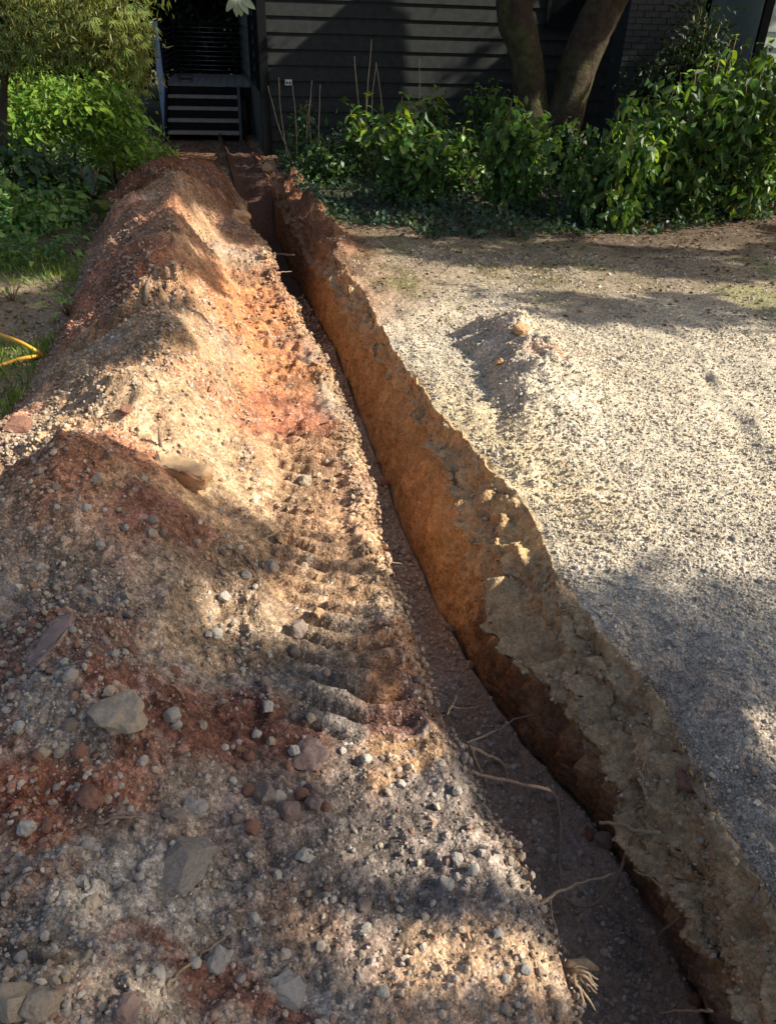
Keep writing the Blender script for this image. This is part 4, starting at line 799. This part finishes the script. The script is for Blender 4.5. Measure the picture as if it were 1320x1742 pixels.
# dry canes standing among the plants
def canes(label, lst, Y):
    b0 = None
    for px0, py0, px1, py1 in lst:
        a, b = at(px0, py0, Y), at(px1, py1, Y); a.z = min(a.z, bz(a.x, Y)+.1)
        if b0 is None: b0 = Vector((a.x, a.y, bz(a.x, Y))); t = empty('dry_canes', b0)
        a.z = bz(a.x, Y)-.02; Q = wig([a-b0, a.lerp(b, .55)-b0+Vector((rv(-.07, .07), rv(-.05, .05), 0)), b-b0], 4, .02, int(px0)); MB().tube(Q, [.0085*(1-.55*i/(len(Q)-1))*rv(.8, 1.2) for i in range(len(Q))], 5).build('cane', M['cane'], t, True)
    tag(t, label, 'dry stalks')
canes('dry pale canes leaning left beside the house corner', [(492,210,474,130),(502,200,456,145),(502,200,498,145),(520,190,529,160),(533,200,531,136)], 11.7)
canes('dry canes standing tall against the black boards', [(617,160,603,95),(622,150,632,66),(645,150,640,105),(668,150,640,107),(700,140,714,98),(540,205,545,143)], 11.5)
# twin trunk tree (its crown shades the garden)
def trunk(t, pts, rad, nm='trunk', mat='bark', k_=14):
    Q = wig(pts, 6, .0, 1); n = len(Q); rr = np.interp(np.linspace(0, 1, n), np.linspace(0, 1, len(rad)), rad); m = MB().tube(Q, list(rr), k_); V = np.array(m.V)
    dsp = fbm(V, (3, 3, 1.2), 4, 7)*.05+fbm(V, (14, 14, 5), 3, 9)*.014; c = np.repeat(np.array([tuple(q) for q in Q]), k_, 0); nrm = V-c; nrm /= np.linalg.norm(nrm, axis=1)[:, None]+1e-6; V = V+nrm*dsp[:, None]*np.repeat(np.minimum(rr/.2, 1), k_)[:, None]
    m.V = [tuple(v) for v in V]; return m.build(nm, M[mat], t, True)
tb = Vector((1.92, 11.4, bz(1.92, 11.4)-.02)); tree = empty('tree', tb)
def rel(px, py): return at(px, py, 11.4)-tb
trunk(tree, [(-.08, 0, -.1), rel(905, 165), rel(895, 80), rel(878, 0), Vector((-.75, .1, 3.2)), Vector((-1.3, .3, 5))], [.36, .23, .21, .21, .17, .1])
trunk(tree, [(.05, 0, -.1), rel(965, 165), rel(995, 75), rel(1035, 0), Vector((.9, .1, 3.0)), Vector((1.7, -.1, 5))], [.38, .24, .22, .23, .18, .1])
lm = [Vector((-.75, .1, 3.2)), Vector((-1.8, -.8, 3.6)), Vector((-3.0, -1.2, 3.3)), at(420, -60, 10.2)-tb, at(408, -6, 10.2)-tb]
MB().tube(wig(lm, 5, .03, 4), list(np.linspace(.07, .006, 21)), 7).build('branch', M['bark_dark'], tree, True)
for px, py, dx, dz_ in [(403,-4,-.1,-.9),(405,-5,.15,-1),(408,-4,.5,-.8),(400,-5,-.6,-.7),(412,-4,.9,-.55)]:
    d = Vector((dx, -.25, dz_)); leaf_at(tree, random.choice(LV['pale']), at(px, py, 10.2)-tb, d, Vector((rv(-.2, .2), -1, .4)), .17)

# ---------------------------------------------------------------- crowns that give the shade
def foot(P): t_ = P[:, 2]/SD.z; return P[:, 0]-t_*SD.x, P[:, 1]-t_*SD.y
HOLES = [(un(840,1610,.08), .46), (un(930,1690,.06), .40), (un(640,1245,.1), .22), (un(60,1680,.2), .2), (un(20,1345,.2), .16), (un(470,1020,.2), .25), (un(1290,1290), .24), (un(560,1020,.1), .25)]
HOLES = [(Vector((h.x-h.z*SD.x/SD.z, h.y-h.z*SD.y/SD.z, 0)), r) for h, r in HOLES]
def lit(fx, fy):
    """how open the crowns are above each spot of ground: 1 = open"""
    Q = np.stack([fx, fy, fx*0], -1); n1 = fbm(Q, 2.6, 3, 500); n2 = fbm(Q, 1.7, 3, 510); n3 = fbm(Q, 3.4, 3, 520)
    o_ = sstep(1.85, 2.25, fy+.14*n1+.06*sstep(.3, 1.2, fx))*(1-sstep(6.9, 7.9, fy+.5*n2))
    right = sstep(.3, 2.2, fx)*sstep(4.6, 5.3, fy); st = np.sin(fy*4.6+fx*.5+1.5*n2); o_ = o_*(1-.93*right*sstep(-.1, .5, st))
    xl = np.interp(fy, ys, XL); o_ = o_*(1-.97*sstep(1.25, 1.6, xl-fx)*sstep(2.3, 2.0, xl-fx)*sstep(3.0, 3.4, fy)*sstep(.45, .1, n3))*(1-.9*sstep(.7, 1.0, xl-fx)*sstep(3.4, 3.8, fy)*sstep(-.1, -.4, n3))
    o_ = np.maximum(o_, (.26+.3*sstep(.05, .4, n1))*(fy < 2.4))
    n4 = fbm(Q, 1.15, 3, 530); far = sstep(-.25, .0, n4)*.99+.01; wl = np.exp(-((fy-13.9)/.7)**2); far = np.maximum(far, .95*1.04*wl*sstep(-.02, .12, vn(np.stack([fx, fy, fx*0], -1), (2.6, .7, 1), 540))*(fx > -4.5)); far = far*(1-.85*sstep(-.9, -.4, xl-fx)*sstep(2.7, 2.3, xl-fx)*(fy < 11.5)); far = np.where(fy > 15.0, .05, far); o_ = np.maximum(o_, far*(fy > 7.6))
    o_ = np.maximum(o_, .85*sstep(-3.4, -4.2, fx)*sstep(7.3, 8, fy)*sstep(12.5, 11.5, fy)); o_ = np.maximum(o_, sstep(-1.9, -2.2, fx)*sstep(2.8, 3.3, fy)*sstep(6.6, 6.0, fy)*sstep(-.5, -.1, n3))
    o_ = np.maximum(o_, .97*sstep(2.3, 2.6, xl-fx)*(fy > 6)*(fy < 13)*sstep(-.15, .1, n3))
    for h, r in HOLES: o_ = np.maximum(o_, 1-sstep(r+.06, r+.15, np.hypot(fx-h.x, (fy-h.y)*1.3)))
    return o_
def crown(t, boxes, n, size, col, loc, clump=9):
    """leaf clumps through ellipsoid volumes (world), left open where the place is sunlit"""
    Ps = []
    for (c, r), m_ in zip(boxes, n):
        q = rng.normal(size=(m_, 3)); q /= np.linalg.norm(q, axis=1)[:, None]; q *= rng.random((m_, 1))**.4; cp = np.array(c)+q*np.array(r)
        P = (cp[:, None]+rng.normal(size=(m_, clump, 3))*.14).reshape(-1, 3); Ps.append(P)
    P = np.concatenate(Ps); fx, fy = foot(P); P = P[(rng.random(len(P)) > lit(fx, fy)*1.02)]; N = len(P)
    tag(obj('crown', foliage_mesh('crown', P-np.array(loc), rng.normal(size=(N, 3))-np.array([0, 0, .3]), size*rng.uniform(.6, 1.3, N), .6, gcols(N, col), M['fol']), t), kind='stuff'); return N
crown(tree, [((2.2, 11.6, 5.6), (3.6, 3.6, 1.9)), ((.4, 12, 5.2), (2.2, 3, 1.6)), ((3.5, 9.5, 5.6), (2.2, 1.8, 1.5))], [2300, 800, 650], .115, (.06, .12, .03), tb)
tag(tree, 'large tree forking into two thick trunks against the black house', 'tree')
def shade_tree(label, base, boxes, n, size=.19):
    base = Vector((base[0], base[1], bz(base[0], base[1]) if base[0] < 15 else -.2)); t = empty('tree', base)
    c = Vector(boxes[0][0])-base; trunk(t, [(0, 0, -.1), (.1, .05, c.z*.4), c*.8], [.28, .2, .1], mat='bark')
    for k_ in range(6):
        c2 = c+Vector((rv(-1, 1)*boxes[0][1][0]*.7, rv(-1, 1)*boxes[0][1][1]*.7, rv(-.2, .8))); MB().tube(wig([Vector((.1, .05, c.z*(.4+.05*k_))), c.lerp(c2, .5)-Vector((0, 0, .3)), c2], 4, .05, k_), list(np.linspace(.08, .02, 9)), 6).build('branch', M['bark'], t, True)
    crown(t, boxes, n, size, (.06, .12, .03), base); tag(t, label, 'tree')
shade_tree('broad leafy tree beside the driveway right of the camera', (8.6, .1), [((7.6, .2, 5.9), (3.9, 2.6, 1.7)), ((6.3, -.8, 5.0), (2.4, 2.2, 1.2)), ((9.6, .9, 6.6), (2.2, 1.9, 1.4))], [3400, 1300, 900])
shade_tree('tall leafy tree beyond the right edge of the planted bank', (10.2, 10.2), [((9.6, 10, 6.2), (4.0, 3.4, 2.0)), ((8.9, 6.3, 5.9), (3.4, 2.2, 1.3)), ((11.5, 13, 6.4), (3, 3, 2)), ((5.0, 8.4, 5.9), (2.0, 2.4, 1.3)), ((5.6, 4.8, 6.1), (1.8, 2.8, .9))], [1900, 1500, 600, 1500, 1700])  # last two crown volumes added out of view to shade the heap
shade_tree('far leafy tree to the right behind the annex', (13.5, 16.5), [((12, 16.5, 7), (4.5, 3.5, 2.4))], [1600])

# ---------------------------------------------------------------- left garden
def leafy_mass(name, label, base, boxes, n, L_, col, cat, W_=.5, clump=10, spread=.10, obj_leaves=0, kind=None, Ls=.1, trunks=(), dirz=-.3):
    base = Vector(base); t = empty(name, base); Ps = []
    for (c, r), m_ in zip(boxes, n):
        q = rng.normal(size=(m_, 3)); q /= np.linalg.norm(q, axis=1)[:, None]; q *= rng.random((m_, 1))**.35; Ps.append(((np.array(c)+q*np.array(r))[:, None]+rng.normal(size=(m_, clump, 3))*spread).reshape(-1, 3))
    P = np.concatenate(Ps); P[:, 2] = np.maximum(P[:, 2], base.z+.05); N = len(P); Dv = rng.normal(size=(N, 3)); Dv[:, 2] += dirz*1.5
    tag(obj('crown', foliage_mesh('crown', P-np.array(base), Dv, L_*rng.uniform(.6, 1.3, N), W_, gcols(N, col), M['fol']), t), kind='stuff')
    for i in range(obj_leaves):
        (c, r) = random.choice(boxes); d = Vector((rv(-1, 1), rv(-1.4, .4), rv(-.6, 1))).normalized(); p = Vector(c)+Vector((d.x*r[0], d.y*r[1], d.z*r[2]))*rv(.85, 1.08)-base
        leaf_at(t, random.choice(LV[kind]), p, Vector((d.x+rv(-.5, .5), d.y*.6-.1, -rv(.2, 1.0) if dirz < -.4 else rv(-.5, .3))), Vector((rv(-.4, .4), -.5, 1)), Ls*rv(.7, 1.2))
    for pts, rad in trunks: MB().tube(wig([Vector(q)-base for q in pts], 5, .02, 2), list(np.linspace(rad[0], rad[1], (len(pts)-1)*5+1)), 8).build('trunk', M['bark_dark'], t, True)
    return tag(t, label, cat)
def A_(px, py, Y): return tuple(at(px, py, Y))
gb = lambda px, py, Y: (at(px, py, Y).x, Y, bz(at(px, py, Y).x, Y))
# bright lacy shrub
leafy_mass('shrub', 'bright lime green feathery shrub at the left behind the heap', gb(120, 260, 9.8), [(A_(120, 195, 9.8), (.55, .5, .33)), (A_(40, 215, 9.6), (.5, .5, .4)), (A_(205, 225, 10), (.38, .4, .35)), (A_(70, 160, 10.2), (.6, .5, .25)), (A_(160, 165, 9.9), (.45, .4, .25))], [130, 110, 90, 80, 90], .085, (.12, .22, .03), 'shrub', .38, 10, .09, 240, 'lime', .13, [((gb(120, 260, 9.8)), A_(115, 200, 9.8), A_(150, 120, 9.8))and ([gb(120, 260, 9.8), A_(128, 220, 9.8), A_(150, 150, 9.8)], (.02, .008)), ([gb(60, 260, 9.7), A_(50, 220, 9.7), A_(30, 160, 9.7)], (.02, .008)), ([gb(190, 260, 9.9), A_(185, 230, 9.9), A_(165, 160, 9.9)], (.018, .008))], -.1)
# weeping lace-leaf maple hanging into the top left corner
mt = gb(-10, 260, 8.6)
leafy_mass('maple_tree', 'weeping olive green lace leaf maple in the top left corner', mt, [(A_(60, 20, 8.4), (.55, .5, .30)), (A_(150, 20, 8.3), (.55, .5, .32)), (A_(205, 60, 8.3), (.32, .35, .30)), (A_(225, 105, 8.3), (.16, .2, .26)), (A_(110, 85, 8.4), (.4, .35, .16)), (A_(20, 90, 8.5), (.3, .3, .22)), (A_(120, -60, 8.5), (1.0, .8, .3))], [120, 130, 80, 40, 60, 40, 150], .085, (.13, .155, .04), 'maple', .22, 10, .08, 280, 'maple', .10, [([mt, A_(5, 170, 8.6), A_(22, 90, 8.6), A_(60, 20, 8.5)], (.05, .02)), ([A_(10, 130, 8.6), A_(0, 70, 8.6), A_(-30, 10, 8.6)], (.035, .02)), ([A_(30, 70, 8.5), A_(110, 20, 8.4), A_(200, 30, 8.35)], (.02, .006))], -.9)
leafy_mass('shrub', 'dark low evergreen clump under the bright shrub at far left', gb(20, 330, 8.4), [(A_(20, 300, 8.4), (.5, .4, .3)), (A_(100, 310, 8.8), (.4, .4, .25))], [130, 110], .085, (.03, .06, .02), 'shrub', .5, 10, .09, 90, 'dark', .13, [], -.3)
leafy_mass('shrub', 'loose green shrub spilling towards the heap at mid left', gb(45, 400, 7.4), [(A_(40, 375, 7.4), (.40, .35, .26)), (A_(105, 365, 7.9), (.28, .3, .20)), (A_(-30, 350, 7.6), (.4, .4, .3))], [70, 50, 60], .08, (.08, .16, .04), 'shrub', .5, 10, .09, 110, 'shrub', .11, [], -.2)
leafy_mass('shrub', 'pale sunlit feathery clump between lime shrub and far heap', gb(225, 290, 10.3), [(A_(215, 262, 10.3), (.36, .35, .20)), (A_(255, 262, 11.2), (.3, .35, .16))], [80, 70], .07, (.15, .25, .06), 'shrub', .4, 10, .08, 110, 'lime', .10, [], .1)
p = gb(150, 290, 8.9)
t = empty('broad_leaf_plant', p)
for i in range(11):
    a = rv(0, 6.28); st = Vector((math.cos(a)*.12, math.sin(a)*.12, .30+rv(0, .12))); MB().tube([(0, 0, -.02), tuple(st*.5+Vector((0, 0, .06))), tuple(st)], .006, 5).build('stem', M['greenstem'], t, True); leaf_at(t, random.choice(LV['big']), st, Vector((math.cos(a), math.sin(a), rv(-.9, -.2))), Vector((0, 0, 1)), rv(.22, .32))
tag(t, 'dark plant with long drooping blue green leaves left of the heap', 'plant')
for px, py, Y, lab, n_l in [(60, 452, 6.0, 'small bright seedling with three round leaves at the left bed edge', 6), (125, 430, 6.6, 'pale seedling in the shade next to the heap foot', 6), (75, 375, 7.4, 'pale lobed leaf seedling low in the dark bed', 5), (125, 575, 4.7, 'bright green weed tuft where the grass meets the heap', 16), (20, 505, 5.2, 'leafy weed at the left edge above the orange hose', 14), (205, 290, 9.9, 'sunlit pale green groundcover plant beside the far heap', 26), (235, 275, 10.4, 'lit groundcover clump nearest the stairs', 22)]:
    b = at(px, py, Y); b.z = bz(b.x, Y); t = empty('weed', b)
    for i in range(n_l): a = rv(0, 6.28); r = rv(.01, .13); st = Vector((math.cos(a)*r, math.sin(a)*r, rv(.04, .16))); MB().tube([(0, 0, -.01), tuple(st*.6+Vector((0, 0, .02))), tuple(st)], .0025, 4).build('stem', M['greenstem'], t, True); leaf_at(t, random.choice(LV['lime'] if n_l > 9 else LV['shrub']), st, Vector((math.cos(a), math.sin(a), rv(-.4, .5))), Vector((0, 0, 1)), rv(.05, .085))
    tag(t, lab, 'weed')
# mossy stone
p = hit(180, 362); v, f = rock_shape(3, 77, nz=.2, cuts=9); o = obj('mossy_stone', mesh_np('stone', v*np.array([.20, .16, .10]), f, M['moss'], smooth=False)); o.location = p+Vector((0, .05, .03)); o.rotation_euler = (.2, .2, .3); tag(o, 'block of stone covered in green moss left of the heap', 'rock')
# orange hose in two visible lengths and a pale cord
def hose(pxs, r, lab, mat, Y0=None):
    P = [un(px, py, dz) for px, py, dz in pxs]; c = P[0]; Q = wig([p_-c for p_ in P], 7, 0, 1); o = MB().tube(Q, r, 8).build('garden_hose', M[mat], None, True); o.location = c; tag(o, lab, 'hose')
hose([(-120, 545, .10), (-40, 560, .10), (0, 569, .10), (35, 582, .09), (62, 597, .05), (80, 607, -.01)], .011, 'orange hose arching over the grass into the heap foot', 'hose')
hose([(-110, 660, .03), (-40, 634, .03), (5, 620, .04), (35, 610, .05), (62, 606, .03), (80, 603, -.01)], .011, 'lower orange hose length lying on the grass at left edge', 'hose')
hose([(-60, 600, .03), (-5, 594, .03), (18, 590, .03), (20, 578, .03), (5, 570, .02), (-40, 560, .02)], .006, 'thin pale cord looped on the grass by the hose', 'cane')

# ---------------------------------------------------------------- ground cover, grass, litter (beyond counting)
def cover(name, label, N, xr, yr, keep, L_, W_, base, hgt, cat, up=.3, mat='fol', clus=3):
    X = rng.uniform(*xr, N); Y = rng.uniform(*yr, N); m = keep(X, Y); X, Y = X[m], Y[m]; Z = surf(X, Y); N = len(X); P = np.stack([X, Y, X*0], -1)
    h = hgt*np.clip(.5+.8*fbm(P, clus, 3, 400), .05, 1.4)*rng.random(N); Dv = rng.normal(size=(N, 3)); Dv[:, 2] = Dv[:, 2]*.4+up
    return tag(obj(name, foliage_mesh(name, np.stack([X, Y, Z+h], -1), Dv, L_*rng.uniform(.55, 1.3, N), W_, gcols(N, base), M[mat])), label, cat, kind='stuff')
def nz2(X, Y, f, s): return fbm(np.stack([X, Y, X*0], -1), f, 3, s)
bedE = lambda X: np.interp(X, [-1.5, -.4, .7, 1.9, 3.1, 4.4, 6], [8.9, 8.0, 7.65, 8.05, 8.6, 9.3, 10])
cover('ground_ivy', 'dark ivy covering the planted bank below the shrubs', 42000, (-1.9, 7), (7.4, 13.4), lambda X, Y: (Y > bedE(X)+.15*nz2(X, Y, 3, 5)) & (X > rows_interp(XR, Y)+.12), .055, .8, (.05, .09, .055), .20, 'ivy')
cover('ground_ivy', 'leafy groundcover on the left bed between heap and bushes', 42000, (-8, -2.2), (5.7, 15.4), lambda X, Y: (X < rows_interp(XL-fs[:, 0], Y)-.02+.15*nz2(X, Y, 3, 6)) & (Y > 5.9+.3*nz2(X, Y, 1.5, 8)) & (rng.random(len(X)) < np.clip(.8+nz2(X, Y, 1.5, 7), .1, 1)), .055, .7, (.085, .165, .05), .34, 'groundcover')
def grass(name, label, N, xr, yr, keep, h, base, cat='grass'):
    X = rng.uniform(*xr, N); Y = rng.uniform(*yr, N); m = keep(X, Y); X, Y = X[m], Y[m]; Z = surf(X, Y); N = len(X); Dv = rng.normal(size=(N, 3))*.45; Dv[:, 2] = 1
    return tag(obj(name, foliage_mesh(name, np.stack([X, Y, Z-.003], -1), Dv, h*rng.uniform(.4, 1.3, N), .09, gcols(N, base, .4), M['fol'])), label, cat, kind='stuff')
grass('grass', 'patchy green grass on the left of the heap', 34000, (-5.5, -1.4), (2.4, 6.6), lambda X, Y: (X < rows_interp(XL-fs[:, 0], Y)+.06) & (rng.random(len(X)) < np.clip(.35+1.3*nz2(X, Y, 2.2, 21), .02, 1)), .075, (.16, .25, .06))
gp = [(un(740, 440), .35), (un(850, 438), .3), (un(1075, 465), .22), (un(755, 525), .14), (un(870, 470), .3), (un(680, 470), .25), (un(700, 500), .2), (un(960, 470), .3), (un(610, 440), .2)]
grass('grass', 'sparse short grass on the far driveway edge', 60000, (-.6, 4), (4.8, 8.2), lambda X, Y: (X > rows_interp(XR, Y)+.12) & (rng.random(len(X)) < np.clip(sum(.9*np.exp(-(((X-q.x)/r)**2+((Y-q.y)/(r*1.3))**2)) for q, r in gp)*np.clip(.5+nz2(X, Y, 4, 22), 0, 1)+.02, 0, 1)), .03, (.19, .21, .075))
def litter(name, label, N, xr, yr, keep):
    X = rng.uniform(*xr, N); Y = rng.uniform(*yr, N); m = keep(X, Y); X, Y = X[m], Y[m]; Z = surf(X, Y); N = len(X); Dv = rng.normal(size=(N, 3)); Dv[:, 2] *= .2
    return tag(obj(name, foliage_mesh(name, np.stack([X, Y, Z+.006], -1), Dv, .045*rng.uniform(.4, 1.3, N), .4, gcols(N, (.16, .115, .07), .5), M['litter'])), label, 'leaf litter', kind='stuff')
litter('leaf_litter', 'dry brown leaf litter along the edge of the planted bed', 9000, (-.8, 6), (5.0, 9.5), lambda X, Y: (X > rows_interp(XR, Y)+.1) & (Y < bedE(X)+.3) & (rng.random(len(X)) < np.clip((Y-4.8)/3.2, 0, 1)))
litter('leaf_litter', 'brown litter on the path in front of the stairs', 3500, (-4.4, -2.0), (12.0, 15.3), lambda X, Y: (X > -4.3) | (Y > 13))
litter('leaf_litter', 'dry litter scattered in the left grass', 3500, (-5, -1.6), (2.5, 7), lambda X, Y: X < rows_interp(XL-fs[:, 0], Y)+.05)

# ---------------------------------------------------------------- dark trees behind
def dark_tree(label, base, h, r, n, col=(.018, .034, .014)):
    b = Vector((base[0], base[1], -.5)); t = empty('evergreen_tree', b); trunk(t, [(0, 0, 0), (.05, 0, h*.5), (0, .05, h*.9)], [.2, .14, .04], mat='bark_dark')
    q = rng.normal(size=(n, 3)); q /= np.linalg.norm(q, axis=1)[:, None]; q *= rng.random((n, 1))**.3; q[:, 2] = q[:, 2]*.5+.5; w_ = 1-.45*q[:, 2]; P = np.stack([q[:, 0]*r*w_, q[:, 1]*r*w_, .15+q[:, 2]*h], -1); P = (P[:, None]+rng.normal(size=(n, 10, 3))*.16).reshape(-1, 3); P[:, 2] = np.maximum(P[:, 2], .05); N = len(P)
    tag(obj('crown', foliage_mesh('crown', P, rng.normal(size=(N, 3)), .17*rng.uniform(.6, 1.3, N), .55, gcols(N, col), M['fol']), t), kind='stuff'); tag(t, label, 'tree')
dark_tree('dark evergreen directly behind the deck railing', (-4.6, 20.8), 5.2, 1.9, 1500)
dark_tree('dark evergreen left of the blue deck post', (-6.6, 18.6), 5.5, 1.9, 1600)
dark_tree('dark evergreen behind the bright lime shrub', (-7.3, 14.0), 4.8, 2.0, 1800)
dark_tree('dark evergreen at the far left edge', (-8.2, 11.0), 4.5, 1.9, 1500, (.03, .06, .02))
dark_tree('dark evergreen farthest back between deck and house', (-2.6, 24.5), 6, 2.4, 1200)
dark_tree('dark evergreen farthest back on the left', (-10.5, 20), 7, 2.8, 1500)
dark_tree('dark evergreen in the back row behind the blue post', (-6.2, 26), 7, 2.8, 2600)
dark_tree('dark evergreen in the back row behind the stairs', (-8.8, 30), 8, 3.4, 2600)
dark_tree('dark evergreen in the back row behind the left garden', (-13.5, 26), 8, 3.6, 2400)
